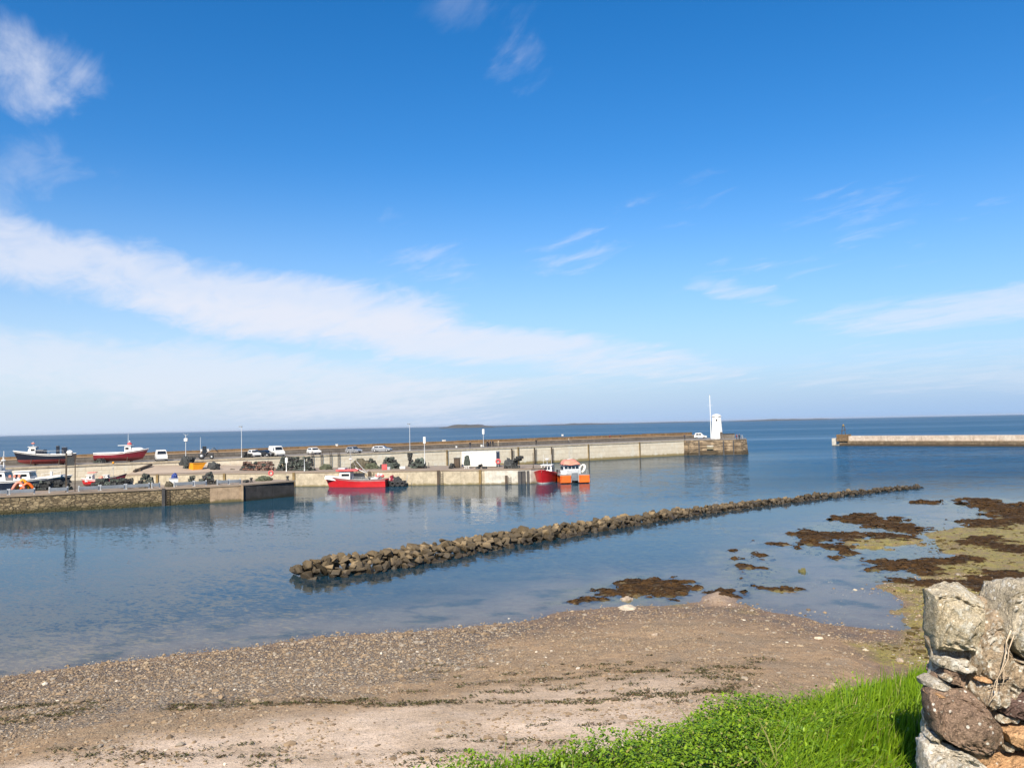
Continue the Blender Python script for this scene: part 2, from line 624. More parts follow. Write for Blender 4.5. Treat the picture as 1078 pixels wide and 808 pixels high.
def fan_grid():
    a_in = np.arange(-41.0, 41.001, 0.085)
    a = np.concatenate([np.arange(-180, -60, 6.0), np.arange(-60, -41, 1.2), a_in, np.arange(42, 60, 1.2), np.arange(60, 179.9, 6.0)])
    r = [0.6]
    while r[-1] < 45000:
        q = r[-1]
        if q < 3:
            st = 0.3
        elif q < 9:
            st = 0.09
        elif q < 17:
            st = 0.14
        elif q < 140:
            st = max(0.10, q * q / 8620 * 1.5)
        else:
            st = q * 0.12
        r.append(q + st)
    return np.radians(a), np.array(r)


A_, R_ = fan_grid()
na, nr = len(A_), len(R_)
GX = (np.sin(A_)[None, :] * R_[:, None]).ravel()
GY = (np.cos(A_)[None, :] * R_[:, None]).ravel()
small = (np.hypot(GX, GY) < 260)
GZ = np.full(GX.shape, -3.0)
GD = np.full(GX.shape, -100.0)
GW, GA, GB, GK = (np.zeros(GX.shape) for _ in range(4))
GZ[small], GD[small], GW[small], GA[small], GB[small], GK[small] = terrain(GX[small], GY[small], True)
far_land = (~small) & (GY < -60)
GZ[far_land] = 8.4
GB[far_land] = 1
ii = (np.arange(nr - 1)[:, None] * na + np.arange(na)[None, :])
jj = (np.arange(nr - 1)[:, None] * na + (np.arange(na)[None, :] + 1) % na)
FQ = np.stack([ii, ii + na, jj + na, jj], -1).reshape(-1, 4)

# ---- ground material: sand, shingle, wet edge, wrack, turf
m, nt, bs = new_mat("shore ground")
co = nt.objco()
x_, y_, z_ = nt.sep(co)
peb, weed, algae, bank = nt.attr('shingle'), nt.attr('weed'), nt.attr('algae'), nt.attr('bank')
dry = nt.attr('dry')
n1 = nt.noise(co, 0.35, 6, 0.6)
n2 = nt.noise(co, 2.2, 6, 0.65)
n3 = nt.noise(co, 14.0, 5, 0.7)
sand = nt.mix(nt.ramp(n2, .35, .7), (0.43, 0.292, 0.166), (0.265, 0.172, 0.094))
sand = nt.mix(nt.ramp(n3, .42, .66, 0, .8), sand, (0.15, 0.102, 0.064))
sand = nt.mix(nt.ramp(nt.noise(co, .9, 5, .65), .48, .66, 0, .6), sand, (0.25, 0.195, 0.135))
pale = nt.mix(nt.ramp(n3, .5, .75, 0, .6), (0.62, 0.485, 0.365), (0.38, 0.29, 0.21))
sand = nt.mix(nt.math('MULTIPLY', dry, nt.ramp(n1, .35, .6, .5, 1.0)), sand, pale)
v1 = nt.voronoi(co, 9.0, out='Color')
v2 = nt.voronoi(co, 19.0, out='Color')
vd1 = nt.voronoi(co, 9.0)
vd2 = nt.voronoi(co, 19.0)
vs = nt.sep(v1)
vs2 = nt.sep(v2)
st1 = nt.mix(vs[0], (0.12, 0.092, 0.068), (0.30, 0.235, 0.165))
st2 = nt.mix(vs2[0], (0.12, 0.10, 0.08), (0.34, 0.275, 0.205))
st2 = nt.mix(nt.ramp(vs2[1], .82, .9), st2, (0.52, 0.47, 0.40))
stc = nt.mix(nt.ramp(n2, .4, .6), st1, st2)
stc = nt.mix(nt.ramp(nt.math('MULTIPLY', vd2, 1.0), .35, .6, 0, .7), stc, (0.09, 0.07, 0.055))
pm = nt.ramp(nt.math('ADD', peb, nt.math('MULTIPLY', nt.math('SUBTRACT', nt.noise(co, 0.9, 6, .65), .5), 1.6)), .35, .75)
colr = nt.mix(pm, sand, stc)
fv = nt.voronoi(co, 38.0, out='Color')
fs_ = nt.sep(fv)
grit = nt.mix(nt.ramp(fs_[0], .2, .9), (0.06, 0.043, 0.028), (0.37, 0.272, 0.168))
gm = nt.ramp(nt.math('ADD', nt.noise(nt.mapping(co, rot=(0, 0, R(-14)), scale=(.35, 1, 1)), .8, 6, .68), nt.math('MULTIPLY', nt.math('SUBTRACT', fs_[1], .5), .30)), .47, .58)
colr = nt.mix(nt.math('MULTIPLY', gm, nt.ramp(dry, 0, 1, .85, .45)), colr, grit)
# scattered small stones on open sand
vv = nt.voronoi(co, 5.0, out='Color')
dots = nt.math('MULTIPLY', nt.ramp(nt.voronoi(co, 5.0), .16, .2, 1, 0), nt.ramp(nt.sep(vv)[1], .42, .46))
colr = nt.mix(nt.math('MULTIPLY', dots, .75), colr, nt.mix(nt.sep(vv)[0], (0.10, 0.08, 0.065), (0.40, 0.36, 0.30)))
wetz = nt.ramp(nt.math('ADD', z_, nt.math('MULTIPLY', nt.math('SUBTRACT', n1, .5), .5)), 0.02, 0.62, 1, 0)
colr = nt.mix(nt.math('MULTIPLY', wetz, .62), colr, nt.mix(1.0, colr, (0.42, 0.36, 0.33), 'MULTIPLY'))
sea_bed = nt.ramp(z_, 0.02, -0.07)
bedc = nt.mix(nt.ramp(nt.noise(co, .28, 6, .62), .50, .66), (0.27, 0.195, 0.125), (0.11, 0.09, 0.05))
bedc = nt.mix(nt.ramp(z_, -.08, -.5), bedc, (0.10, 0.085, 0.055))
colr = nt.mix(sea_bed, colr, bedc)
alc = nt.mix(nt.ramp(n2, .32, .62), (0.36, 0.28, 0.075), (0.20, 0.175, 0.030))
alc = nt.mix(nt.ramp(nt.noise(co, 1.1, 6, .7), .46, .62), alc, (0.24, 0.165, 0.08))
alc = nt.mix(nt.ramp(n3, .45, .68), alc, (0.055, 0.04, 0.018))
colr = nt.mix(nt.math('MULTIPLY', algae, nt.ramp(nt.noise(co, .55, 5, .65), .3, .5, .35, 1)), colr, alc)
wec = nt.mix(nt.ramp(n2, .3, .7), (0.050, 0.028, 0.012), (0.022, 0.014, 0.007))
wec = nt.mix(nt.ramp(n3, .52, .72), wec, (0.10, 0.06, 0.02))
wec = nt.mix(nt.ramp(nt.noise(co, .8, 5, .65), .50, .66, 0, .85), wec, (0.17, 0.125, 0.06))
colr = nt.mix(weed, colr, wec)
turf = nt.mix(n2, (0.035, 0.06, 0.012), (0.06, 0.045, 0.02))
colr = nt.mix(bank, colr, turf)
nt.put(bs.inputs['Base Color'], colr)
nt.put(bs.inputs['Roughness'], nt.math('SUBTRACT', 0.92, nt.math('MULTIPLY', nt.math('SUBTRACT', wetz, weed, clamp=True), .35)))
bs.inputs['Specular IOR Level'].default_value = 0.22
hgt = nt.math('ADD', nt.math('MULTIPLY', n3, .5), nt.math('MULTIPLY', nt.math('MULTIPLY', pm, nt.math('SUBTRACT', 1.0, vd1)), 1.2))
hgt = nt.math('ADD', hgt, nt.math('MULTIPLY', dots, .8))
hgt = nt.math('ADD', hgt, nt.math('MULTIPLY', n2, .9))
b1 = nt.bump(hgt, 0.85, 0.07)
nt.l.new(b1, bs.inputs['Normal'])
M_GROUND = m

sh = np.clip(sstep(0.2, 1.2, GD) * sstep(14.5, 8.0, GD) * sstep(0.12, -0.12, GK + (fbm(GX / 4, GY / 4, 3, 41) - .5) * .25) * 0.95
             + 0.42 * sstep(0.3, 1.5, GD) * sstep(6, 2.5, GD), 0, 1)
dryv = sstep(12.5, 16.5, GD + (fbm(GX / 3.5, GY / 3.5, 3, 43) - .5) * 4) * sstep(0.32, 0.1, GK)
dryv = np.maximum(dryv, .8 * sstep(-.3, 1.2, np.where(small, sdist(GX, GY, SANDBAR), -9)))
np_mesh("ground", np.stack([GX, GY, GZ], -1), FQ, M_GROUND, True,
        {'weed': GW, 'algae': GA, 'bank': GB, 'shingle': sh, 'dry': dryv}, kind="structure")

# ---- sea
m, nt, bs = new_mat("sea water")
co = nt.objco()
depth = nt.attr('depth')
calm = nt.attr('calm')
rot = nt.mapping(co, scale=(1, 1, 1), rot=(0, 0, R(18)))
def slope(scale, freq, detail, amp_, rotz=0.0):
    """Tilt of the surface from one family of waves: a zero-mean pair of slopes."""
    v = nt.mapping(rot, scale=scale, rot=(0, 0, R(rotz)))
    c_ = nt.sep(nt.noise(v, freq, detail, .55, .35, out=1))
    return [nt.math('MULTIPLY', nt.math('SUBTRACT', c_[i], 0.5), amp_) for i in (0, 1)]


patch = nt.ramp(nt.noise(nt.mapping(co, scale=(0.30, 1, 1)), .030, 6, .65), .36, .64, .30, 1.25)
openw = nt.math('MULTIPLY', nt.ramp(calm, 0, 1, 1.0, 0.0, False), patch)
calmw = nt.math('MULTIPLY', calm, nt.ramp(nt.noise(nt.mapping(co, scale=(0.5, 1, 1), rot=(0, 0, R(12))), .09, 4, .6), .35, .65, .35, 1.0))
sl = [slope((0.55, 1.5, 1), 1.5, 3, nt.math('ADD', nt.math('MULTIPLY', openw, 0.9), nt.math('MULTIPLY', calmw, 0.085))),
      slope((0.7, 1.7, 1), 3.8, 2, nt.math('ADD', nt.math('MULTIPLY', openw, 0.7), nt.math('MULTIPLY', calmw, 0.19)), 35),
      slope((0.5, 1.2, 1), 0.40, 4, nt.math('ADD', nt.math('MULTIPLY', openw, 0.55), nt.math('MULTIPLY', calmw, 0.05)), -12),
      slope((0.4, 1.1, 1), 0.075, 3, nt.math('MULTIPLY', openw, 0.25), 8)]
sx = sl[0][0]
sy = sl[0][1]
for q in sl[1:]:
    sx, sy = nt.math('ADD', sx, q[0]), nt.math('ADD', sy, q[1])
nrm = nt.node('ShaderNodeVectorMath', operation='NORMALIZE')
nt.l.new(nt.comb(sx, sy, 1.0), nrm.inputs[0])
nb = nrm.outputs[0]
# reflectance averaged over the wave slopes: a rough sea never mirrors fully, even at grazing angles
lw = nt.node('ShaderNodeLayerWeight')
lw.inputs['Blend'].default_value = 0.5
cosv = nt.math('SUBTRACT', 1.0, lw.outputs['Facing'])
streak = nt.noise(nt.mapping(co, scale=(0.06, 1, 1), rot=(0, 0, R(-4))), .0035, 5, .62)
streak2 = nt.noise(nt.mapping(co, scale=(0.10, 1, 1), rot=(0, 0, R(5))), .016, 5, .6)
sk = nt.math('ADD', nt.math('MULTIPLY', streak, .6), nt.math('MULTIPLY', streak2, .4))
s2 = nt.math('ADD', nt.math('MULTIPLY', nt.ramp(calm, 0, 1, 1, 0, False), nt.ramp(sk, .38, .62, .095, .020, False)), nt.math('MULTIPLY', calm, .011))
ce = nt.math('SQRT', nt.math('ADD', nt.math('MULTIPLY', cosv, cosv), s2))
F_ = nt.math('MULTIPLY_ADD', nt.math('POWER', nt.math('SUBTRACT', 1.0, ce, clamp=True), 5.0), 0.98, 0.02)
deepc = nt.mix(calm, (0.005, 0.066, 0.145), (0.011, 0.056, 0.092))
body = nt.node('ShaderNodeBsdfDiffuse')
nt.put(body.inputs['Color'], deepc)
tr = nt.node('ShaderNodeBsdfTransparent')
tr.inputs[0].default_value = (0.86, 0.90, 0.86, 1)
gl = nt.node('ShaderNodeBsdfGlossy')
gl.inputs['Roughness'].default_value = 0.05
nt.l.new(nb, gl.inputs['Normal'])
fac = nt.math('SUBTRACT', 1.0, nt.math('POWER', 2.718, nt.math('MULTIPLY', depth, -.9)))
under = nt.node('ShaderNodeMixShader')
nt.l.new(fac, under.inputs[0])
nt.l.new(tr.outputs[0], under.inputs[1])
nt.l.new(body.outputs[0], under.inputs[2])
mx = nt.node('ShaderNodeMixShader')
nt.l.new(F_, mx.inputs[0])
nt.l.new(under.outputs[0], mx.inputs[1])
nt.l.new(gl.outputs[0], mx.inputs[2])
nt.n.remove(bs)
nt.l.new(mx.outputs[0], nt.n.get('Material Output').inputs['Surface'])
M_WATER = m
wz = np.maximum(-GZ, 0)
calmv = sstep(30, -5, (GY - 206 - .726 * GX) * .81) * np.maximum(sstep(30, -30, GX - .30 * GY), sstep(150, 95, GY + 0.12 * GX))
calmv = np.where(small, calmv, 0)
keep = GZ < 0.35
fk = keep[FQ].any(1)
used = np.zeros(len(GX), bool)
used[FQ[fk].ravel()] = True
remap = np.cumsum(used) - 1
np_mesh("water", np.stack([GX, GY, np.zeros_like(GX)], -1)[used], remap[FQ[fk]], M_WATER, True,
        {'depth': wz[used], 'calm': calmv[used]}, kind="structure")

# ---- far islands
m_isl = M_basic("far island rock", (0.065, 0.06, 0.055), 0.9, (0.04, 0.04, 0.032), 0.02)


def island(p0, p1, Y, h, deep, seed, mats, peak=0.5):
    a, b = PY(p0[0], p0[1], Y), PY(p1[0], p1[1], Y)
    n, k = 60, 10
    vs, fs = [], []
    for j in range(k + 1):
        v = j / k
        for i in range(n + 1):
            u = i / n
            prof = (max(0.0, math.sin(math.pi * u)) ** 0.5) * (0.45 + 0.9 * float(fbm(np.array([u * 7.0]), np.array([seed * 3.1 + v * 2]), 4, seed)[0]))
            z = h * prof * math.sin(math.pi * v) ** 0.7 - 0.5
            vs.append((a.x + (b.x - a.x) * u, Y + (v - .5) * deep, z))
    for j in range(k):
        for i in range(n):
            q = j * (n + 1) + i
            fs.append((q, q + 1, q + n + 2, q + n + 1))
    o = np_mesh("island", vs, fs, mats, True, kind="structure")
    return o


island((462, 447), (522, 447), 4300, 17, 160, 1, m_isl)
island((512, 447), (560, 447), 5200, 6, 120, 2, m_isl)
island((566, 445), (655, 445), 6500, 12, 220, 3, m_isl)
island((660, 445), (745, 443), 7600, 7, 220, 4, m_isl)
island((768, 442), (880, 440), 7200, 13, 260, 5, m_isl)

# ------------------------------------------------------------------ sea air
m = bpy.data.materials.new("haze")
m.use_nodes = True
nt = NT(m.node_tree)
nt.n.remove(nt.n.get('Principled BSDF'))
pv = nt.node('ShaderNodeVolumePrincipled')
pv.inputs['Color'].default_value = (0.86, 0.92, 1.0, 1)
pv.inputs['Density'].default_value = HAZE
pv.inputs['Anisotropy'].default_value = 0.2
nt.l.new(pv.outputs[0], nt.n.get('Material Output').inputs['Volume'])
mb = MB()
mb.box(-52000, 52000, -52000, 52000, -5.2, 26)
o = mb.build("haze", m)
tag(o, kind="stuff")
# ------------------------------------------------------------------ masonry and concrete
def M_wall(name, c1, c2, mortar, bw, bh, wet=(0.4, 1.3), weedc=(0.045, 0.038, 0.018), bumpd=0.10, streak=0.5, rough=0.9, jit=0.25, mort=0.03, brick=True, cells=False, soft=1.0):
    """Coursed stone or shuttered concrete, stained by run-off and by the tide (local x along the wall, z up)."""
    m, nt, bs = new_mat(name)
    co = nt.objco()
    x, y, z = nt.sep(co)
    xy = nt.math('ADD', x, nt.math('MULTIPLY', y, 1.0))
    wob = nt.noise(co, 0.7, 4, .6, out=1)
    wv = nt.sep(wob)
    u = nt.math('ADD', xy, nt.math('MULTIPLY', nt.math('SUBTRACT', wv[0], .5), jit * 2))
    v = nt.math('ADD', z, nt.math('MULTIPLY', nt.math('SUBTRACT', wv[1], .5), jit))
    br = nt.node('ShaderNodeTexBrick')
    nt.l.new(nt.comb(u, v, 0.0), br.inputs['Vector'])
    for k_, v_ in (('Color1', (*c1, 1)), ('Color2', (*c2, 1)), ('Mortar', (*mortar, 1)), ('Scale', 1.0), ('Mortar Size', mort), ('Mortar Smooth', .3), ('Bias', 0.0), ('Brick Width', bw), ('Row Height', bh)):
        br.inputs[k_].default_value = v_
    n = nt.noise(co, 1.3, 6, .65)
    nf = nt.noise(co, 7.0, 5, .7)
    bcol, bfac = br.outputs['Color'], br.outputs['Fac']
    if cells:
        cv = nt.comb(nt.math('DIVIDE', u, bw), nt.math('DIVIDE', v, bh), 0.0)
        ed = nt.voronoi(cv, 1.0, 'DISTANCE_TO_EDGE')
        cc = nt.sep(nt.voronoi(cv, 1.0, out='Color'))
        bfac = nt.ramp(nt.math('ADD', ed, nt.math('MULTIPLY', nt.math('SUBTRACT', nf, .5), .12)), .03, .11, 1, 0)
        bcol = nt.mix(cc[0], c1, c2)
        bcol = nt.mix(nt.ramp(cc[1], .74, .78, 0, .7), bcol, tuple(a * .4 for a in c2))
        bcol = nt.mix(bfac, bcol, mortar)
    colr = nt.mix(nt.ramp(n, .35, .7, 0, .75 * soft), bcol, tuple(a * .62 for a in c2))
    colr = nt.mix(nt.ramp(nf, .5, .75, 0, .55 * soft), colr, tuple(a * .45 for a in c2))
    colr = nt.mix(nt.ramp(nt.noise(co, .45, 5, .6), .52, .7, 0, .5), colr, tuple(min(.6, a * 1.25) for a in c1))
    st = nt.noise(nt.comb(nt.math('MULTIPLY', xy, 1.6), nt.math('MULTIPLY', z, .10), 0.0), 1.2, 5, .7)
    colr = nt.mix(nt.ramp(st, .5, .72, 0, streak), colr, tuple(a * .42 for a in c2))
    t = nt.math('ADD', z, nt.math('MULTIPLY', nt.math('SUBTRACT', nt.noise(co, .9, 5, .6), .5), .9))
    colr = nt.mix(nt.ramp(t, wet[0], wet[1], .92, 0), colr, weedc)
    nt.put(bs.inputs['Base Color'], colr)
    bs.inputs['Roughness'].default_value = rough
    bs.inputs['Specular IOR Level'].default_value = .3
    h = nt.math('ADD', nt.math('MULTIPLY', bfac, -1.0 if brick else -.3), nt.math('MULTIPLY', n, .9))
    h = nt.math('ADD', h, nt.math('MULTIPLY', nf, .4))
    nt.l.new(nt.bump(h, .9, bumpd), bs.inputs['Normal'])
    return m


m_rubble = M_wall("rubble masonry", (0.34, 0.265, 0.155), (0.22, 0.165, 0.095), (0.09, 0.07, 0.042), 0.62, 0.30, (0.25, 0.95), (0.05, 0.045, 0.018), 0.22, .5, jit=.34, mort=.045, cells=True)
m_tanconc = M_wall("tan concrete", (0.36, 0.265, 0.175), (0.29, 0.21, 0.135), (0.24, 0.17, 0.11), 4.0, 3.2, (0.1, 0.6), (0.09, 0.075, 0.03), 0.05, .45, jit=.05, brick=False)
m_cream = M_wall("cream concrete", (0.46, 0.395, 0.285), (0.41, 0.345, 0.245), (0.40, 0.32, 0.20), 3.1, 1.25, (0.05, 0.42), (0.17, 0.135, 0.06), 0.04, .40, jit=.04, mort=.018, brick=False)
m_white = M_wall("newer pale concrete", (0.56, 0.52, 0.44), (0.50, 0.465, 0.39), (0.4, 0.36, 0.29), 5.0, 2.6, (0.05, 0.5), (0.16, 0.13, 0.07), 0.03, .35, jit=.04, mort=.012, brick=False)
m_pier = M_wall("pale pier blocks", (0.62, 0.55, 0.42), (0.56, 0.49, 0.37), (0.40, 0.32, 0.21), 2.6, 1.1, (0.35, 0.95), (0.20, 0.15, 0.055), 0.05, .14, jit=.05, mort=.022, brick=False, soft=.35)
m_head = M_wall("old pier head stone", (0.36, 0.27, 0.17), (0.22, 0.16, 0.10), (0.08, 0.06, 0.04), 1.4, 0.62, (0.6, 1.5), (0.05, 0.038, 0.022), 0.18, .6, jit=.25, mort=.05, cells=True)
m_parlow = M_wall("grey parapet stone", (0.17, 0.15, 0.125), (0.13, 0.112, 0.095), (0.08, 0.07, 0.06), 1.6, .6, (-9, -8), bumpd=.06, streak=.4, jit=.1)
m_parup = M_wall("brown parapet stone", (0.22, 0.145, 0.075), (0.155, 0.10, 0.05), (0.09, 0.06, 0.04), 1.8, .7, (-9, -8), bumpd=.06, streak=.4, jit=.1)
m_ledge = M_basic("tan sandstone ledge", (0.40, 0.29, 0.185), .9, (0.31, 0.21, 0.125), .25, .3, 3)  # tan stone, paler than the step and wall beside it
m_road = M_basic("grey pier road", (0.20, 0.18, 0.16), .92, (0.14, 0.125, 0.11), .15, .2, 6, grime=.3)
m_deck = M_basic("dusty quay deck", (0.27, 0.21, 0.155), .92, (0.195, 0.15, 0.108), .22, .3, 5, grime=.4)
m_darkconc = M_wall("near black concrete", (0.052, 0.048, 0.046), (0.040, 0.038, 0.037), (0.03, 0.028, 0.027), 3.2, 2.6, (0.1, 0.7), (0.02, 0.02, 0.014), 0.04, .5, jit=.05, brick=False)  # near-black tone over the quay's end face
m_ramp = M_basic("sandy slipway", (0.36, 0.285, 0.215), .92, (0.29, 0.225, 0.165), .2, .3, 4, grime=.2)
m_pile = M_basic("black steel piling", (0.030, 0.029, 0.031), .7, (0.055, 0.05, 0.045), .5, .3, 6, grime=.3)
m_timber = M_basic("weathered dark timber", (0.075, 0.052, 0.035), .9, (0.04, 0.03, 0.02), 1.2, .4, 12)
m_ochre = M_basic("weed stained timber", (0.21, 0.145, 0.06), .9, (0.11, 0.075, 0.03), .9, .4, 9)
m_steelb = M_basic("blue grey painted steel", (0.16, 0.18, 0.205), .55, (0.11, 0.125, 0.145), .8, grime=.4)
m_galv = M_basic("galvanised steel", (0.48, 0.49, 0.49), .45, (0.38, 0.39, 0.39), 2, metal=.4)
m_whitep = M_basic("white paint", (0.66, 0.65, 0.62), .5, (0.58, 0.565, 0.53), .8, grime=.10)
m_towerw = M_basic("lime washed render", (0.66, 0.65, 0.625), .75, (0.57, 0.555, 0.52), .5, .2, 5, grime=.10)
m_black = M_basic("black rubber", (0.02, 0.02, 0.021), .7)
m_glass = M_basic("dark window glass", (0.015, 0.02, 0.025), .08, spec=.6)
m_red = M_basic("bright red hull paint", (0.50, 0.016, 0.020), .35, (0.41, 0.012, 0.016), .5, grime=.12)
m_maroon = M_basic("maroon hull paint", (0.20, 0.014, 0.025), .4, (0.15, 0.01, 0.02), .5, grime=.15)
m_antif = M_basic("dark red bottom paint", (0.19, 0.026, 0.024), .7, (0.12, 0.018, 0.016), .5, grime=.25)
m_navy = M_basic("navy hull paint", (0.006, 0.011, 0.024), .35, (0.005, 0.008, 0.018), .5, grime=.12)
m_teal = M_basic("blue green paint", (0.03, 0.12, 0.16), .45)
m_orange = M_basic("orange paint", (0.66, 0.125, 0.010), .4, (0.56, 0.10, 0.008), .6, grime=.12)
m_coral = M_basic("faded orange cover", (0.62, 0.235, 0.165), .6, (0.52, 0.17, 0.11), .8)
m_yellow = M_basic("orange yellow paint", (0.68, 0.28, 0.005), .45, (0.60, 0.235, 0.005), .6, grime=.15)
m_pinkred = M_basic("sun faded red paint", (0.58, 0.085, 0.085), .5, (0.50, 0.06, 0.06), .8, grime=.1)
m_bdeck = M_basic("pale boat deck", (0.52, 0.50, 0.46), .7, (0.42, 0.40, 0.37), 1.0, grime=.3)
m_gdeck = M_basic("grey boat deck", (0.22, 0.22, 0.21), .7, (0.16, 0.16, 0.155), 1.0, grime=.3)
m_silver = M_basic("silver car paint", (0.42, 0.43, 0.44), .25, metal=.5)
m_darkcar = M_basic("dark car paint", (0.02, 0.022, 0.026), .2)
m_greycar = M_basic("grey car paint", (0.13, 0.14, 0.15), .25, metal=.3)
m_redlamp = M_basic("red lens", (0.5, 0.02, 0.02), .2)
m_lens = M_basic("clear lens", (0.75, 0.75, 0.72), .1)
m_blue = M_basic("blue cloth", (0.025, 0.05, 0.20), .8)
m_green = M_basic("dark green paint", (0.02, 0.06, 0.035), .5, grime=.2)
m_netg = M_basic("grey green netting", (0.085, 0.105, 0.085), .95, (0.035, 0.045, 0.038), 5, tint=.7)
m_netd = M_basic("black netting", (0.030, 0.032, 0.034), .95, (0.055, 0.058, 0.055), 5, tint=.8)
m_netr = M_basic("rust netting", (0.18, 0.080, 0.055), .95, (0.085, 0.045, 0.033), 4, tint=.9)
m_netf = M_basic("creel frame", (0.02, 0.02, 0.02), .8, tint=.6)
m_brownnet = M_basic("brown net", (0.10, 0.085, 0.055), .95, (0.045, 0.04, 0.025), 3, .6, 9)
m_oldnet = M_basic("olive net", (0.085, 0.095, 0.055), .95, (0.04, 0.045, 0.028), 3, .6, 9)
m_skin = M_basic("skin", (0.55, 0.34, 0.25), .6)

# ------------------------------------------------------------------ outer pier (local x along it, y seaward)
PA = math.atan(0.726)
PU, PN = Vector((math.cos(PA), math.sin(PA), 0)), Vector((-math.sin(PA), math.cos(PA), 0))
PO = Vector((0, 206, 0))
ZR = 4.45


def pw(s, t, z=0):
    return PO + PU * s + PN * t + Vector((0, 0, z))


def on_pier(px, py, z=ZR):
    """Where a photograph pixel falls on the pier's road, as (s, t)."""
    p = P(px, py, z) - PO
    return p.dot(PU), p.dot(PN)


def pier_s(px, t=0.0):
    """Distance along the pier at which the line t metres back crosses a photograph column."""
    k = (ray(px, 470).x / ray(px, 470).y)
    # (PO + s U + t N).x = k * (..).y
    return (k * (PO.y + t * PN.y) - t * PN.x) / (PU.x - k * PU.y)


pier = thing("harbour_pier", "long pale harbour pier with a brown parapet running out to the white lighthouse", "pier", PO, PA)
mb = MB()
S0, S1, SP = -230.0, 62.3, pier_s(729, 12.5)
mb.prism([(S0, 0), (S1, 0), (S1, 14.0), (S0, 14.0)], -3.5, ZR - .06, 0)
mb.build("pier_wall", m_pier, pier)
mb = MB()
mb.box(S0, S1, -.12, .75, ZR - .32, ZR + .004)
mb.build("coping", m_cream, pier)
mb = MB()
mb.box(S0, S1, .752, 10.8, ZR - .06, ZR)
mb.build("road_surface", m_road, pier)
mb = MB()
for i in range(40):                                 # parapet lower step, slightly uneven height
    a, b = S0 + (SP - S0) * i / 40, S0 + (SP - S0) * (i + 1) / 40
    mb.box(a + .01, b - .01, 10.81, 12.4, ZR - .5, 5.42 + random.uniform(-.03, .03))
mb.build("parapet_step", m_parlow, pier)
mb = MB()
mb.box(S0, SP, 10.75, 12.45, 5.46, 5.60)
mb.build("ledge", m_ledge, pier)
mb = MB()
for i in range(46):
    a, b = S0 + (SP - S0) * i / 46, S0 + (SP - S0) * (i + 1) / 46
    top = 5.95 + .5 * max(0, min(1, (a + 90) / 160)) + random.uniform(-.05, .05)
    mb.box(a + .008, b - .008, 12.455, 14.6, 3.0, top)
mb.build("parapet_wall", m_parup, pier)

# pier head: old stone, dog-legged towards the harbour
HEAD_W = [(50.45, 242.7), (66.0, 238.2), (68.4, 240.0), (71.2, 251.0), (68.0, 261.5), (58.0, 271.0), (42.6, 256.0)]
HL = [((Vector((a, b, 0)) - PO).dot(PU) + .02, (Vector((a, b, 0)) - PO).dot(PN)) for a, b in HEAD_W]
HL = [(max(a, S1 + .01) if i in (0, 6) else a, b) for i, (a, b) in enumerate(HL)]


def off(poly, k):
    c = Vector((sum(p[0] for p in poly) / len(poly), sum(p[1] for p in poly) / len(poly)))
    return [tuple(c + (Vector(p) - c) * k) for p in poly]


mb = MB()
n_ = len(HL)
lo_, hi_ = off(HL, 1.05), off(HL, 0.985)
mb.add([(p[0], p[1], -3.5) for p in lo_] + [(p[0], p[1], ZR - .05) for p in hi_], [(i, (i + 1) % n_, n_ + (i + 1) % n_, n_ + i) for i in range(n_)])
mb.build("pier_head", m_head, pier)
mb = MB()
mb.prism(off(HL, 0.99), ZR - .06, ZR + .03, 0)
mb.build("head_deck", m_road, pier)
# steps cut into the face beside the head
mb = MB()
sA, sB = pier_s(721.5), pier_s(733)
N = 16
for i in range(N):
    x0 = sA + (sB - sA) * i / N
    zt = ZR - .25 - (ZR - .9) * i / N
    mb.box(x0, x0 + (sB - sA) / N + .02, -1.05, -.13, zt - .34, zt)
mb.build("stair", m_parlow, pier)
mb = MB()
mb.box(sA - .5, sB + .3, -1.12, -1.06, -1, ZR - 3.6)
mb.add([(sA - .3, -1.14, ZR - .4), (sB + .2, -1.14, .2), (sB + .2, -1.14, -.4), (sA - .3, -1.14, -.4)], [(0, 3, 2, 1)])
mb.build("stair_wall", m_head, pier)


def fender(px, w, t, mat_, z0, z1, label, name="timber_fender", cat="fender", frame=None):
    """Upright baulks bolted to a quay face with a dark ladder gap beside them."""
    if frame is None:
        s = pier_s(px)
        o = thing(name, label, cat, pw(s, 0), PA, "timber fenders on the harbour walls")
    else:
        o = thing(name, label, cat, frame[0], frame[1], "timber fenders on the harbour walls")
    a = MB()
    a.box(-w / 2, w / 2, -t, -.125, z0, z1, bev=.03)
    a.build("baulk", mat_, o)
    if mat_ is m_ochre:
        return o
    b = MB()
    k = w / 2 + .12
    b.box(k, k + .05, -t * .7, -.13, z0, z1 - .2)
    b.box(k + .42, k + .47, -t * .7, -.13, z0, z1 - .2)
    zz = z0 + .3
    while zz < z1 - .3:
        b.box(k + .051, k + .419, -t * .6, -t * .6 + .04, zz, zz + .04)
        zz += .3
    b.build("ladder", m_timber, o)
    return o


for px, mt, lab in ((470, m_ochre, "ochre stained fender on the pier face left of the white container"),
                    (538, m_timber, "dark fender on the pier face right of the white container"),
                    (545, m_ochre, "ochre fender on the pier face above the jetty end"),
                    (619, m_ochre, "yellowish fender on the pier face just right of the orange boat"),
                    (673, m_ochre, "ochre fender on the bare pier face left of the steps"),
                    (580, m_timber, "thin dark fender on the pier face above the red boat"),
                    (298, m_ochre, "ochre fender on the pier face behind the grey green creels"),
                    (562, m_timber, "dark fender on the pier face left of the small red boat's mast")):
    fender(px, .38 if mt is m_ochre else .28, .30, mt, -.4, ZR - .02 if mt is m_ochre else ZR - .4, lab)


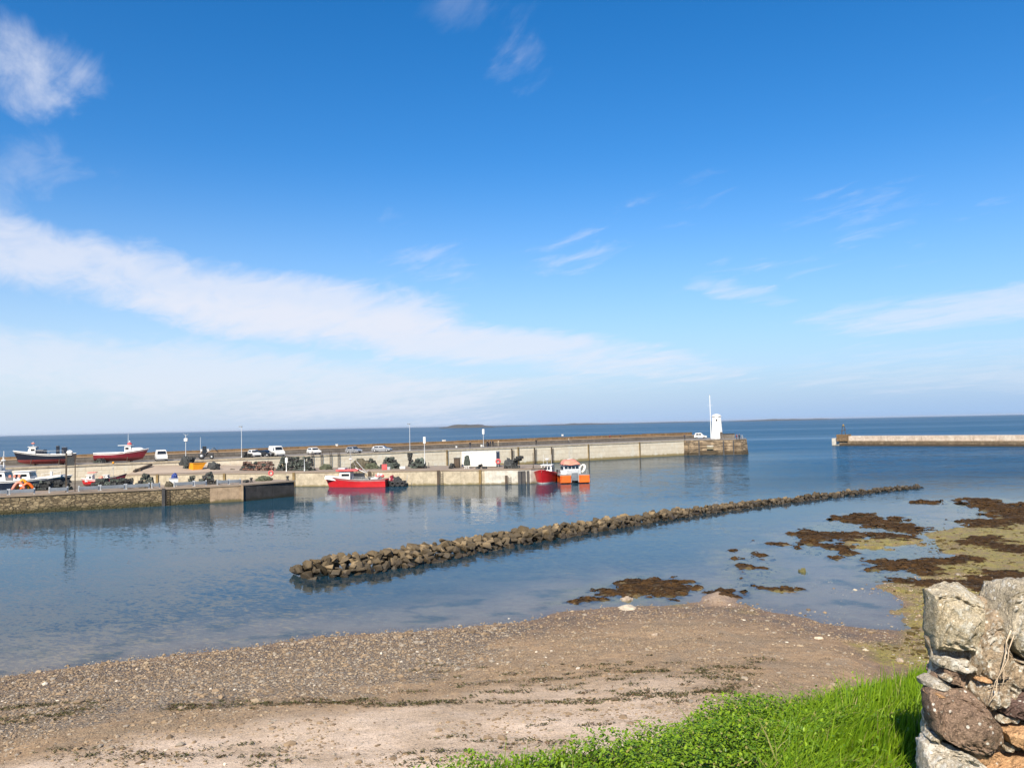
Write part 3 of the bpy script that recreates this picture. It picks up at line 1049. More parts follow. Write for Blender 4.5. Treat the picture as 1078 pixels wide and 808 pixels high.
def pier_post(px, h, label, top=None, t=.5, name="lamp_post", cat="lamp post", r=.07):
    o = thing(name, label, cat, pw(pier_s(px, t), t, ZR), 0)
    a = MB()
    a.lathe([(r * 2, 0), (r * 2, .3), (r, .34), (r * .8, h)], 8)
    a.build("post", m_galv, o)
    if top == 'lamp':
        b = MB()
        b.box(-.55, .18, -.13, .13, h - .02, h + .16, bev=.05)
        b.build("lamp_head", m_steelb, o)
        b = MB()
        b.box(-.5, -.05, -.1, .1, h - .055, h - .022)
        b.build("lens", m_lens, o)
    if top == 'panel':
        b = MB()
        b.box(-.27, .27, -.03, .03, h - 1.25, h + .05, bev=.02)
        b.build("panel", m_whitep, o)
    if top == 'flood':
        b = MB()
        b.box(-.30, .42, -.24, .16, h - 1.35, h - .75, bev=.08)
        b.build("floodlight", m_whitep, o)
        b = MB()
        b.tube([(0, 0, h - .3), (-.5, 0, h + .25)], .03)
        b.tube([(0, 0, h - .3), (.5, 0, h + .1)], .03)
        b.build("arm", m_galv, o)
    return o


pier_post(254.3, 6.3, "tall thin lamp post on the pier left of the small white car", 'lamp')
pier_post(431.5, 6.2, "tall thin lamp post on the pier right of the silver cars", 'lamp')
pier_post(509.0, 4.6, "short post with a white and blue panel on the pier above the container", 'panel', t=8.5, name="sign_post", cat="sign")
pier_post(195.5, 5.0, "post with a white floodlight above the dark creel heap", 'flood', t=4)
pier_post(211.0, 4.4, "thin pale pole on the pier behind the yellow skip", None, t=6, name="thin_pole", cat="pole", r=.05)

# white boxes and notice panels fixed along the parapet
for px, w, h, z, lab in ((215.5, 1.7, .55, 5.75, "long white panel on the parapet above the yellow skip"),
                         (173.5, .6, .5, 5.55, "small white box on the parapet right of the pale van"),
                         (354.5, .5, .5, 5.9, "small white box on the parapet left of the silver hatchback"),
                         (467.5, .9, .38, 6.2, "rounded white box on the parapet right of the tall lamp post"),
                         (592.5, .5, .5, 6.55, "small white box on top of the parapet above the small red boat"),
                         (480.5, .32, .5, 4.5, "little white marker on the pier road above the container"),
                         (507.0, .45, .6, 4.5, "pale bin at the foot of the signed post")):
    t = 9.5 if z < 5 else 12.6
    o = thing("white_box", lab, "box", pw(pier_s(px, t), t, z), PA)
    a = MB()
    a.box(-w / 2, w / 2, -.2, .2, 0, h, bev=.08)
    a.build("cabinet", m_whitep, o)
    a = MB()
    a.box(-w * .55, w * .55, -.24, .24, h + .003, h + .05)
    a.build("lid", m_galv, o)

# ------------------------------------------------------------------ lighthouse, flagpole, pier-head things
LH = P(755.0, 461.7, ZR)
lh = thing("lighthouse", "small white eight sided lighthouse with a low domed cap at the pier end", "lighthouse", (LH.x, LH.y, ZR + .03), R(-13))
mb = MB()
mb.lathe([(1.95, 0), (1.95, .35), (1.80, .42), (1.38, 6.55), (1.36, 6.6)], 8, rot=R(22.5), smooth=False)
mb.build("tower", m_towerw, lh)
mb = MB()
mb.lathe([(1.36, 6.603), (1.55, 6.72), (1.55, 6.95), (1.42, 7.0)], 8, rot=R(22.5), smooth=False)
mb.build("cornice", m_whitep, lh)
mb = MB()
mb.lathe([(1.40, 7.003), (1.25, 7.2), (.85, 7.42), (.35, 7.53), (.05, 7.56)], 16)
mb.build("cap", m_towerw, lh)
fa = R(-45)                                           # door on the facet turned to the lens's right
xf = Matrix.Rotation(fa + math.pi / 2, 4, 'Z')
mb = MB()
prof = [(-.42, .05), (.42, .05), (.42, 1.65), (.30, 1.93), (0, 2.06), (-.30, 1.93), (-.42, 1.65)]
mb.side(prof, -1.92, -1.45, xf=xf)
dr = mb.build("door", m_parlow, lh)
mb = MB()
mb.ball((xf @ Vector((.28, -1.93, 1.0))), .05)
mb.build("handle", m_galv, dr)
mb = MB()
mb.box(-.7, .7, -2.6, -1.83, 0, .22, xf=xf)
mb.build("doorstep", m_parlow, lh)
xf2 = Matrix.Rotation(R(-90) + math.pi / 2, 4, 'Z')
mb = MB()
mb.box(-.22, .22, -1.42, -1.2, 5.35, 6.0, xf=xf2)
mb.build("lamp_window", m_glass, lh)

FP = P(748.6, 461.8, ZR)
o = thing("flagpole", "tall thin white flagpole just left of the lighthouse", "flagpole", (FP.x, FP.y, ZR + .03))
mb = MB()
mb.lathe([(.16, 0), (.16, .5), (.12, .55), (.10, 7), (.075, 13.3)], 8)
mb.build("pole", m_whitep, o)
mb = MB()
mb.ball((0, 0, 13.35), .13)
mb.build("finial", m_galv, o)
mb = MB()
mb.tube([(-.9, 0, 10.2), (.9, 0, 10.2)], .03)
mb.build("yard", m_whitep, o)

o = P(754.5, 471.3, 2.4)
hs = thing("notice_board", "pale notice board fixed on the pier head wall below the lighthouse", "sign", (57.6, 240.4, 2.25), math.atan2(238.2 - 242.7, 66 - 50.45))
mb = MB()
mb.box(-.95, .95, -.36, -.24, -.55, .55, bev=.02)
mb.build("board", m_white, hs)
for a_ in (-.7, .7):
    mb = MB()
    mb.box(a_ - .05, a_ + .05, -.24, .7, -.5, .5)
    mb.build("bracket", m_galv, hs)

fr_ = math.atan2(238.2 - 242.7, 66 - 50.45)
for (wx, wy), lab, w, mt in (((61.3, 239.45), "black upright standing for a shaded recess in the pier head below the lighthouse", .4, m_pile), ((64.0, 238.68), "short dark upright standing for a shaded recess at the right end of the pier head", .35, m_pile),
                             ((54.6, 241.4), "dark upright and ladder standing for a shaded recess in the pier head beside the steps", .35, m_pile)):
    fender(0, w, .42, mt, -1, ZR - .3, lab, frame=((wx, wy, 0), fr_))  # shade of the head wall's recesses, put in as black uprights

# railing round the head
o = thing("railing", "thin grey railing around the end of the pier head", "railing", (0, 0, 0))
rail_pts = [Vector((65.2, 238.6, ZR)), Vector((67.2, 240.2, ZR)), Vector((69.6, 250.0, ZR)), Vector((67.5, 256.0, ZR))]
for i in range(3):
    a_, b_ = rail_pts[i], rail_pts[i + 1]
    n__ = max(1, int((b_ - a_).length / 2))
    for j in range(n__):
        q = a_.lerp(b_, j / n__)
        mb = MB()
        mb.tube([q, q + Vector((0, 0, 1.1))], .045)
        mb.build("post", m_galv, o)
mb = MB()
for hz in (.55, 1.08):
    mb.tube([p + Vector((0, 0, hz)) for p in rail_pts], .035)
mb.build("rail", m_galv, o)
o = thing("stone_store", "low dark store behind the lighthouse on the pier head", "hut", (66.0, 252.5, ZR + .03), R(-8))
mb = MB()
mb.box(-2.0, 2.0, -1.0, 1.0, 0, 1.35)
mb.build("wall", m_parlow, o)
mb = MB()
mb.box(-2.15, 2.15, -1.15, 1.15, 1.353, 1.5, bev=.04)
mb.build("roof", m_netd, o)

# ------------------------------------------------------------------ jetty (middle quay)
JA = math.atan2(-9.35, 72.0)
JO = Vector((-72.0, 148.4, 0))
JU, JN = Vector((math.cos(JA), math.sin(JA), 0)), Vector((-math.sin(JA), math.cos(JA), 0))
ZJ = 2.55
JL = 74.2


def jw(s, t, z=0):
    return JO + JU * s + JN * t + Vector((0, 0, z))


def jet_s(px, t=0.0):
    k = ray(px, 495).x / ray(px, 495).y
    q = JO + JN * t
    return (k * q.y - q.x) / (JU.x - k * JU.y)


jet = thing("stone_jetty", "low cream concrete jetty stacked with fishing gear in the middle of the harbour", "jetty", JO, JA)
s_w = jet_s(510)
mb = MB()
mb.prism([(1.5, 0), (s_w, 0), (s_w, 15), (1.5, 15)], -3, ZJ - .2)
mb.build("cream_wall", m_cream, jet, None)
mb = MB()
mb.prism([(s_w + .004, -.03), (JL - .8, -.03), (JL + 1.2, 1.0), (JL + 3.2, 3.4), (JL + 4.0, 7.0), (JL + 3.2, 12.0), (JL, 14.9), (s_w + .004, 14.9)], -3, ZJ - .2)
mb.build("pale_wall", m_white, jet)
mb = MB()
mb.prism([(1.5, -.08), (JL - .8, -.08), (JL + 1.25, .95), (JL + 3.3, 3.4), (JL + 4.1, 7.0), (JL + 3.3, 12.1), (JL, 15.05), (1.5, 15.05)], ZJ - .197, ZJ, 0, 0)
mb.build("deck", m_deck, jet)
mb = MB()
mb.add([], [])
for i in range(3):
    s = JL - .9 + i * .62
    tt = -.10 + .42 * i
    mb.box(s, s + .60, tt - .1, tt + .7, -1, ZJ - .35, bev=.04)
mb.build("end_shade_planks", m_pile, jet)  # dark planks standing in for the shaded recess of the turning end
# slipway rising from the jetty's root to the pier road
sl_ = [Vector((-69.6, 148.05, ZJ + .02)), Vector((-50.0, 152.0, ZJ + .02)), Vector((-53.0, 167.4, 2.95)), Vector((-69.8, 155.2, 3.85))]
vs, fs = [], []
NX = 16
for j in range(NX + 1):
    for i in range(NX + 1):
        u, v = i / NX, j / NX
        p = sl_[0].lerp(sl_[1], u).lerp(sl_[3].lerp(sl_[2], u), v)
        p.z += .05 * math.sin(7 * u + 3 * v) * u * (1 - u) * 4 * v * (1 - v) * 4
        vs.append(p)
for j in range(NX):
    for i in range(NX):
        q = j * (NX + 1) + i
        fs.append((q, q + 1, q + NX + 2, q + NX + 1))
mb = MB()
mb.add(vs, fs, 0, True)
mb.add([sl_[0], sl_[3], Vector((sl_[3].x, sl_[3].y, -2)), Vector((sl_[0].x, sl_[0].y, -2))], [(0, 1, 2, 3)])
o = mb.build("slipway", m_ramp)
tag(o, kind="structure")

o = thing("timber_beam", "long dark timber baulk lying up the edge of the sandy slipway", "beam", (0, 0, 0))
def on_ramp(px, py):
    e1_, e2_ = sl_[1] - sl_[0], sl_[3] - sl_[0]
    n_r = e1_.cross(e2_)
    d_r = ray(px, py)
    # the slipway is close to a plane through three of its corners
    return EYE + d_r * (n_r.dot(sl_[0] - EYE) / n_r.dot(d_r)) + Vector((0, 0, .2))


a_, b_ = on_ramp(141, 497.0), on_ramp(159.5, 490.0)
mb = MB()
mb.tube([a_, a_.lerp(b_, .35) + Vector((0, 0, .03)), b_], .24, 6)
mb.build("baulk", m_timber, o)
mb = MB()
mb.box(-.5, .5, -.25, .25, -.2, .2, xf=Matrix.Translation(a_.lerp(b_, .22)) @ Matrix.Rotation(.4, 4, 'Z'))
mb.build("chock", m_timber, o)

for px, mt, lab in ((461.5, m_timber, "dark timber fender on the jetty wall left of the container"), (309.5, m_ochre, "brown fender on the jetty wall beside the near quay's black end"),
                    (236.5, m_ochre, "brown fender on the jetty wall below the yellow skip"), (166, m_ochre, "ochre fender on the jetty wall left of the blue jacketed gear"),
                    (389, m_timber, "slim dark fender on the jetty wall behind the long red boat"), (505.5, m_ochre, "wide pale brown fender where the jetty wall turns whiter"),
                    (533, m_timber, "short dark fender on the whiter stretch of jetty wall")):
    fender(px, .45, .26, mt, -.8, ZJ - .05 if px != 533 else 1.5, lab, frame=(jw(jet_s(px), 0), JA))


def jetty_post(px, h, label, t=1.0, panel=None, name="thin_pole", cat="pole", mt=None):
    o = thing(name, label, cat, jw(jet_s(px, t), t, ZJ))
    a = MB()
    a.lathe([(.12, 0), (.12, .2), (.07, .25), (.05, h)], 8)
    a.build("post", mt or m_galv, o)
    if panel:
        a = MB()
        a.box(-.22, .22, -.04, .04, h - panel, h, bev=.02)
        a.build("panel", m_whitep, o)
    return o


jetty_post(447.2, 5.6, "pole with a narrow white banner on the jetty left of the container", 9.0, 1.2, "sign_post", "sign")
jetty_post(301.5, 2.5, "white post at the jetty edge in front of the grey green creels", .8, .9, "marker_post", "post", m_whitep)
jetty_post(320.5, 2.2, "pale thin post among the grey green creels on the jetty", .8)
jetty_post(561.5, 2.6, "dark thin post standing at the jetty's end", 2.5, mt=m_timber)
jetty_post(451.5, 1.0, "short dark bollard post right of the banner pole", 8.0, name="bollard", cat="bollard", mt=m_pile)
for px, h in ((328.5, 3.2), (338, 3.2), (347.5, 3.2), (356, 3.2)):
    s = pier_s(px)
    o = thing("wall_joint", "one of the thin dark upright joints, drawn as ladder frames, on the pier face behind the grey green creels", "ladder", pw(s, -.2, 0), PA, "thin upright joints on the pier face")
    a = MB()
    for k in (-.2, .2):
        a.box(k - .03, k + .03, -.08, -.02, .8, ZR + .7)
    z = 1.0
    while z < ZR + .6:
        a.box(-.2, .2, -.06, -.03, z, z + .04)
        z += .3
    a.build("frame", m_timber, o)  # ladder frames drawn for the thin upright joints of the pier face

# container on the jetty
c0, c1 = P(486, 491.8, ZJ), P(522.5, 491.5, ZJ)
o = thing("shipping_container", "long plain white container on the jetty behind heaps of gear", "container", (c0.x, c0.y, ZJ), math.atan2(c1.y - c0.y, c1.x - c0.x) - .0)
Lc = (c1 - c0).length
mb = MB()
x = 0.06
prev = None
while x < Lc - .1:
    mb.box(x, min(x + .16, Lc - .06), .03, .10, .28, 2.62)
    x += .32
mb.box(.06, Lc - .06, .10, 2.35, .25, 2.66)
mb.build("body", m_whitep, o)
mb = MB()
for xx in (0, Lc - .12):
    for yy in (0, 2.33):
        mb.box(xx, xx + .12, yy, yy + .12, .12, 2.74)
mb.box(0.121, Lc - .121, -.0, .10, .12, .27)
mb.box(0.121, Lc - .121, 0, .10, 2.64, 2.74)
mb.build("frame", m_bdeck, o)
mb = MB()
mb.box(.02, Lc - .02, .05, 2.40, 2.742, 2.80)
mb.build("roof", m_whitep, o)
mb = MB()
mb.box(Lc + .002, Lc + .05, .14, 1.17, .3, 2.6)
mb.box(Lc + .002, Lc + .05, 1.20, 2.3, .3, 2.6)
mb.build("door", m_steelb, o)
for xx in (.3, Lc / 2, Lc - .6):
    mb = MB()
    mb.box(xx, xx + .3, .1, 2.3, 0, .119)
    mb.build("skid", m_timber, o)

# drying bed of the inner basin at the foot of the pier
vs, fs = [], []
NX = 40
for j in range(13):
    for i in range(NX + 1):
        q = pw(-190 + 103 * i / NX, -.02 - 16.0 * j / 12)
        zz = 1.65 - 2.3 * (j / 12) ** 1.15 + .22 * float(fbm(np.array([q.x * .35]), np.array([q.y * .5]), 3, 77)[0]) - .1
        vs.append((q.x, q.y, zz))
for j in range(12):
    for i in range(NX):
        q = j * (NX + 1) + i
        fs.append((q, q + NX + 1, q + NX + 2, q + 1))
m_mud = M_basic("basin mud", (0.17, 0.145, 0.115), .7, (0.10, 0.09, 0.07), .4, .5, 3, grime=.4)
o = np_mesh("mud_bank", vs, fs, m_mud, True, kind="structure")

# ------------------------------------------------------------------ near quay on the left
QA = math.atan2(12.5, 26.6)
QO = Vector((-65.0, 104.0, 0))
QU, QN = Vector((math.cos(QA), math.sin(QA), 0)), Vector((-math.sin(QA), math.cos(QA), 0))
ZQ = 2.42


def qw(s, t, z=0):
    return QO + QU * s + QN * t + Vector((0, 0, z))


def q_s(px, t=0.0):
    k = ray(px, 515).x / ray(px, 515).y
    q = QO + QN * t
    return (k * q.y - q.x) / (QU.x - k * QU.y)


quay = thing("stone_quay", "near rubble stone quay with a tan concrete stretch and a black end", "quay", QO, QA)
q220, q255 = q_s(221), q_s(255.5)
WQ = 7.0
mb = MB()
mb.prism([(-60, .25), (q220 - .003, .0), (q220 - .003, WQ), (-60, WQ)], -3, ZQ - .22)
mb.build("rubble_wall", m_rubble, quay)
mb = MB()
mb.prism([(q220, -.03), (q255, -.03), (q255, WQ), (q220, WQ)], -3, ZQ - .22)
mb.build("concrete_wall", m_tanconc, quay)
E1 = Vector((-33.0, 123.3, 0)) - QO
e1 = (E1.dot(QU), E1.dot(QN))
mb = MB()
mb.prism([(q255 + .004, 0), (e1[0], e1[1]), (e1[0] - 2.5, e1[1] + 5), (q255 - 3, WQ + 5), (q255 + .004, WQ)], -3, ZQ - .1)
mb.build("end_core", m_pile, quay)
mb = MB()
d_ = Vector((e1[0] - q255, e1[1], 0))
nd = Vector((d_.y, -d_.x, 0)).normalized()
A0 = Vector((q255 + .01, 0, 0))
for k0, k1, o_ in ((0, .555, .06), (.56, 1.0, .045)):
    pa, pb_ = A0 + d_ * k0, A0 + d_ * k1
    mb.prism([tuple((pa + nd * o_)[:2]), tuple((pb_ + nd * o_)[:2]), tuple((pb_ - nd * .3)[:2]), tuple((pa - nd * .3)[:2])], -3, ZQ - .24)
mb.build("dark_facing", m_darkconc, quay)
mb = MB()
mb.prism([(-60, .13), (q220, -.12), (q255, -.12), (e1[0] + .18, e1[1] - .25), (e1[0] - 2.5, e1[1] + 5.1), (q255 - 3, WQ + 5.1), (q255, WQ + .1), (-60, WQ + .1)], ZQ - .097 - .12, ZQ)
mb.build("deck", m_deck, quay)
mb = MB()
mb.box(0 + q255 - .25, q255 + .05, -.30, -.13, -1, ZQ - .1)
mb.build("corner_strip", m_tanconc, quay)

fo = fender(172, .42, .30, m_pile, -.9, ZQ - .05, "black ladder fender on the near rubble quay", frame=(qw(q_s(172), .1), QA))
# kerb rail of steel beams between short posts along the quay edge
rail_spans = [(-14, 8), (10, 36), (52, 71), (83, 104), (106, 131), (133, 157), (160, 168), (183.5, 203.5), (205, 217), (229, 240.5), (241.5, 253)]
o = thing("edge_barrier", "low grey blue steel barrier along the edge of the near quay", "barrier", (0, 0, 0))
for a_, b_ in rail_spans:
    sa, sb = q_s(a_, .5), q_s(b_, .5)
    xf = Matrix.Translation(QO) @ Matrix.Rotation(QA, 4, 'Z')
    mb = MB()
    mb.box(sa, sb, .42, .56, ZQ + .22, ZQ + .66, xf=xf, bev=.04)
    mb.build("beam", m_steelb, o)
    for q in (sa, sb):
        mb = MB()
        mb.box(q - .1, q + .1, .561, .74, ZQ, ZQ + .78, xf=xf, bev=.02)
        mb.build("post", m_galv, o)

# tall board on two posts
tb = thing("sign_board", "tall dark board between two high posts on the near quay", "sign", qw(q_s(74.3, 1.6), 1.6, ZQ), QA)
for k, mt in ((-.52, m_timber), (.52, m_timber)):
    mb = MB()
    mb.box(k - (.1 if k < 0 else .06), k + (.1 if k < 0 else .06), -.08, .08, 0, 5.05 if k < 0 else 4.9)
    mb.build("post", mt, tb)
mb = MB()
mb.box(-.419, .419, -.05, .05, 3.45, 4.55)
mb.build("board", m_netd, tb)
mb = MB()
mb.box(-.419, .419, -.06, .06, 4.553, 4.64)
mb.build("cap_rail", m_timber, tb)

# lifebuoy on its post at the quay end
p = P(285.5, 504.5, ZQ)
o = thing("lifebuoy_stand", "red lifebuoy on a short post near the near quay's black end", "lifebuoy", (p.x, p.y, ZQ))
mb = MB()
mb.lathe([(.06, 0), (.05, 1.1)], 6)
mb.build("post", m_whitep, o)
mb = MB()
mb.torus(.33, .11, 16, 8, 0, Matrix.Translation((0, -.12, .98)) @ Matrix.Rotation(R(90), 4, 'X'))
mb.build("ring", m_pinkred, o)
o = thing("lifebuoy_stand", "red and white lifebuoy by the right end of the white container", "lifebuoy", P(524.5, 492.0, ZJ))
mb = MB()
mb.lathe([(.06, 0), (.05, 1.35)], 6)
mb.build("post", m_whitep, o)
mb = MB()
mb.torus(.36, .13, 16, 8, 0, Matrix.Translation((0, -.12, 1.1)) @ Matrix.Rotation(R(90), 4, 'X'))
mb.build("ring", m_pinkred, o)
for px, py, lab in ((302.7, 505.4, "small black bollard at the tip of the near quay"), (264.5, 507.3, "small black bollard beside the green net heap on the near quay")):
    p = P(px, py, ZQ)
    o = thing("bollard", lab, "bollard", (p.x, p.y, ZQ))
    mb = MB()
    mb.lathe([(.24, 0), (.2, .08), (.16, .25), (.17, .45), (.27, .52), (.27, .62), (.1, .68)], 12)
    mb.build("post", m_pile, o)

# ------------------------------------------------------------------ far right breakwater
b0, b1 = P(874, 469, 0), P(1078, 469.9, 0)
bd = (b1 - b0).normalized()
bA = math.atan2(bd.y, bd.x)
ZB = 3.5
m_bw_low = M_wall("weedy breakwater stone", (0.20, 0.15, 0.095), (0.13, 0.095, 0.06), (0.06, 0.045, 0.03), 1.6, .6, (.3, 1.1), (0.05, 0.035, 0.02), .15, .5, jit=.2)
m_bw_up = M_wall("pale breakwater concrete", (0.54, 0.455, 0.37), (0.46, 0.365, 0.28), (0.42, 0.3, 0.2), 5, 2.5, (1.4, 2.0), (0.30, 0.20, 0.12), .05, .65, jit=.1, mort=.02, brick=False)
bw = thing("breakwater_pier", "far pale breakwater with a dark weedy foot at the right", "breakwater", b0, bA)
mb = MB()
mb.prism([(3.5, 0), (130, 0), (130, 7), (3.5, 7)], -3, 1.75)
mb.build("stone_foot", m_bw_low, bw)
mb = MB()
mb.prism([(3.5, .45), (130, .45), (130, 6.5), (3.5, 6.5)], 1.753, ZB)
mb.build("upper_wall", m_bw_up, bw)
mb = MB()
mb.prism([(0.2, 1.0), (3.45, .6), (3.45, 6.2), (0.2, 5.5)], -3, 2.7)
mb.build("end_block", m_white, bw)
o = thing("beacon", "brown timber beacon at the tip of the far right breakwater", "beacon", b0 + bd * 5.8 + Vector((0, 1.5, 0)), bA)
mb = MB()
mb.box(-2.0, 2.0, -1.6, 1.6, 1.7, 4.1)
mb.build("base", m_parup, o)
for k in (-.7, .7):
    mb = MB()
    mb.tube([(k, 0, 4.1), (k * .5, 0, 7.0)], .12)
    mb.build("leg", m_timber, o)
mb = MB()
mb.tube([(-.9, 0, 5.2), (.9, 0, 5.9)], .1)
mb.build("brace", m_timber, o)
mb = MB()
mb.lathe([(.35, 6.9), (.35, 7.5), (.1, 7.8)], 8)
mb.build("lantern", m_ochre, o)

# far lighthouse buildings on the island
for px, w, h, lab in ((483, 26, 9, "tiny white lighthouse block on the far island"), (476, 14, 4, "tiny low white building left on the far island")):
    p = PY(px, 447.6, 4290)
    o = thing("white_building", lab, "building", (p.x, p.y - 6, 6.5))
    mb = MB()
    mb.box(-w / 2, w / 2, -4, 4, 0, h)
    mb.build("wall", m_towerw, o)
    mb = MB()
    mb.side([(-w / 2 - .5, h + .01), (w / 2 + .5, h + .01), (w / 2 - 2, h + 2.5), (-w / 2 + 2, h + 2.5)], -4.5, 4.5)
    mb.build("roof", m_parlow, o)
# ------------------------------------------------------------------ boats (bow along +x, z = 0 at the waterline or keel line)
def hull_mesh(L, B, F, D, m_top, m_bot, rise=.8, rake=1.1, tr=.80, flare=.12, stripe=None, wl=.05, fine=.40):
    n = 22
    st = []
    for i in range(n + 1):
        t = i / n
        if t < fine:
            b = tr + (1 - tr) * math.sin(math.pi / 2 * t / fine)
        else:
            u = (t - fine) / (1 - fine)
            b = max(.012, (1 - u ** 2.6) ** .8)
        b *= B / 2
        sheer = F * (1 + .12 * (1 - t) ** 2) + rise * max(0, t - .25) ** 2.0 / .5625
        keel = -D * (1 - .0 * t) + (D * .55) * max(0, (t - .72) / .28) ** 2
        st.append((t, b, sheer, keel))
    rows = []
    for (t, b, sh, kz) in st:
        x0 = (t - .5) * (L - rake)
        q = max(0, (t - .45) / .55)
        row = []
        lv = [(.0, kz), (.42, kz + .12 * D), (.80 - .18 * q, kz * .35), (.93 - .22 * q, wl), (.965 - .13 * q, wl + (sh - wl) * .45), (1.0 - .05 * q, sh - .24), (1.0, sh - .14), (1.0, sh)]
        for (k, z) in lv:
            zz = (z - kz) / max(.01, sh - kz)
            row.append((x0 + rake * q ** 2.2 * zz - rake * .5 * 0, b * k * (1 + flare * (zz - .6) * q), z))
        rows.append(row)
    mb = MB()
    m = len(rows[0])
    vs = []
    for row in rows:
        vs += [(x, y, z) for (x, y, z) in row]
    nv = len(vs)
    vs += [(x, -y, z) for (x, y, z) in vs]
    for j in range(m - 1):
        mi = 1 if j < 3 else (2 if j == 5 else 0)
        f1, f2 = [], []
        for i in range(n):
            a, b_, c, d = i * m + j, (i + 1) * m + j, (i + 1) * m + j + 1, i * m + j + 1
            f1.append((d, c, b_, a))
            f2.append((nv + a, nv + b_, nv + c, nv + d))
        b0 = len(mb.v)
        mb.add(vs, f1 + f2, mi, True)
    # transom
    mb.add([vs[j] for j in range(m)] + [vs[nv + j] for j in range(m)], [(j, j + 1, m + j + 1, m + j) for j in range(3, m - 1)], 0)
    mb.add([vs[j] for j in range(m)] + [vs[nv + j] for j in range(m)], [(j, j + 1, m + j + 1, m + j) for j in range(0, 3)], 1)
    return mb, st, rows


def boat(name, label, loc, head, L, B, F, D, m_top, m_bot, m_strip, deck, rise=.8, rake=1.1, tr=.8, group=None, fine=.4, sink=.35, wl=.05):
    o = thing(name, label, "boat", loc, head, group)
    mb, st, rows = hull_mesh(L, B, F, D, m_top, m_bot, rise, rake, tr, fine=fine, wl=wl)
    mb.build("hull", [m_top, m_bot, m_strip], o)
    dk = MB()
    m = len(rows[0])
    vs = []
    for r_ in rows:
        x, y, z = r_[-1]
        vs += [(x - .02, max(0, y - .06), z - sink), (x - .02, -max(0, y - .06), z - sink)]
    dk.add(vs, [(2 * i, 2 * i + 1, 2 * i + 3, 2 * i + 2) for i in range(len(rows) - 1)])
    dk.build("deck", deck, o)
    gw = MB()
    for sg in (1, -1):
        gw.tube([(r_[-1][0], sg * (r_[-1][1] + .0), r_[-1][2] + .02) for r_ in rows], .07, 6)
    gw.build("gunwale", m_strip, o)
    o["_"] = 0
    del o["_"]
    sh = lambda t: F * (1 + .12 * (1 - t) ** 2) + rise * max(0, t - .25) ** 2.0 / .5625 - sink
    return o, sh, L - rake


def wheelhouse(o, x0, x1, w, z0, h, mat_, roofm, rake_f=.35, aft_over=.2, wins=3, lean=.12, fwd_open=False):
    prof = [(x0, z0), (x1, z0), (x1 - rake_f * .3, z0 + h * .5), (x1 - rake_f, z0 + h), (x0, z0 + h)]
    mb = MB()
    mb.side(prof, -w / 2, w / 2, inset=lean, inset_from=z0 + h * .8)
    wh = mb.build("wheelhouse", mat_, o)
    mb = MB()
    mb.box(x0 - aft_over, x1 - rake_f + .22, -w / 2 - .04, w / 2 + .04, z0 + h + .003, z0 + h + .1, bev=.04)
    mb.build("roof", roofm, wh)
    zc, wh_ = z0 + h * .70, h * .30
    # front panes
    for k in range(wins):
        yy = -w / 2 + lean + .1 + (w - 2 * lean - .2) * k / wins
        y2 = yy + (w - 2 * lean - .2) / wins - .08
        mb = MB()
        zA, zB = z0 + h * .56, z0 + h * .90

        def fx(z):
            return x1 - rake_f * .3 - rake_f * .7 * (z - z0 - h * .5) / (h * .5) + .012
        mb.add([(fx(zA), yy, zA), (fx(zA), y2, zA), (fx(zB), y2, zB), (fx(zB), yy, zB),
                (fx(zA) - .04, yy, zA), (fx(zA) - .04, y2, zA), (fx(zB) - .04, y2, zB), (fx(zB) - .04, yy, zB)],
               [(0, 1, 2, 3), (4, 7, 6, 5), (0, 4, 5, 1), (1, 5, 6, 2), (2, 6, 7, 3), (3, 7, 4, 0)])
        mb.build("window", m_glass, wh)
    for sg in (-1, 1):
        L_ = x1 - rake_f - x0
        nW = max(1, int(L_ / 1.0))
        for k in range(nW):
            xa = x0 + .15 + (L_ - .3) * k / nW
            mb = MB()
            ya = sg * (w / 2 - lean * .55)
            mb.box(xa, xa + (L_ - .3) / nW - .14, min(ya, ya + sg * .07), max(ya, ya + sg * .07), z0 + h * .56, z0 + h * .79)
            mb.build("window", m_glass, wh)
    return wh


def mast(o, x, z0, h, mt, stay=True, y=0, r=.05, radar=None):
    mb = MB()
    mb.tube([(x, y, z0), (x, y, z0 + h)], r, 6, r1=r * .5)
    ms = mb.build("mast", mt, o)
    if stay:
        mb = MB()
        mb.tube([(x, y, z0 + h * .75), (x - .7 * h * .5, y, z0)], r * .5, 5)
        mb.build("stay", mt, ms)
        mb = MB()
        mb.tube([(x, y - .5, z0 + h * .72), (x, y + .5, z0 + h * .72)], r * .6, 5)
        mb.build("spreader", mt, ms)
    if radar:
        mb = MB()
        mb.lathe([(.05, z0 + h * .5), (.28, z0 + h * .5 + .02), (.32, z0 + h * .5 + .12), (.28, z0 + h * .5 + .22), (.05, z0 + h * .5 + .25)], 12, xf=Matrix.Translation((x, y, 0)))
        mb.build("radar", radar, ms)
    return ms


def rail(o, pts, h, mt=None, r=.025):
    mb = MB()
    tp = [Vector(p) + Vector((0, 0, h)) for p in pts]
    mb.tube(tp, r, 5)
    for p in pts:
        mb.tube([Vector(p), Vector(p) + Vector((0, 0, h))], r, 5)
    return mb.build("rail", mt or m_galv, o)


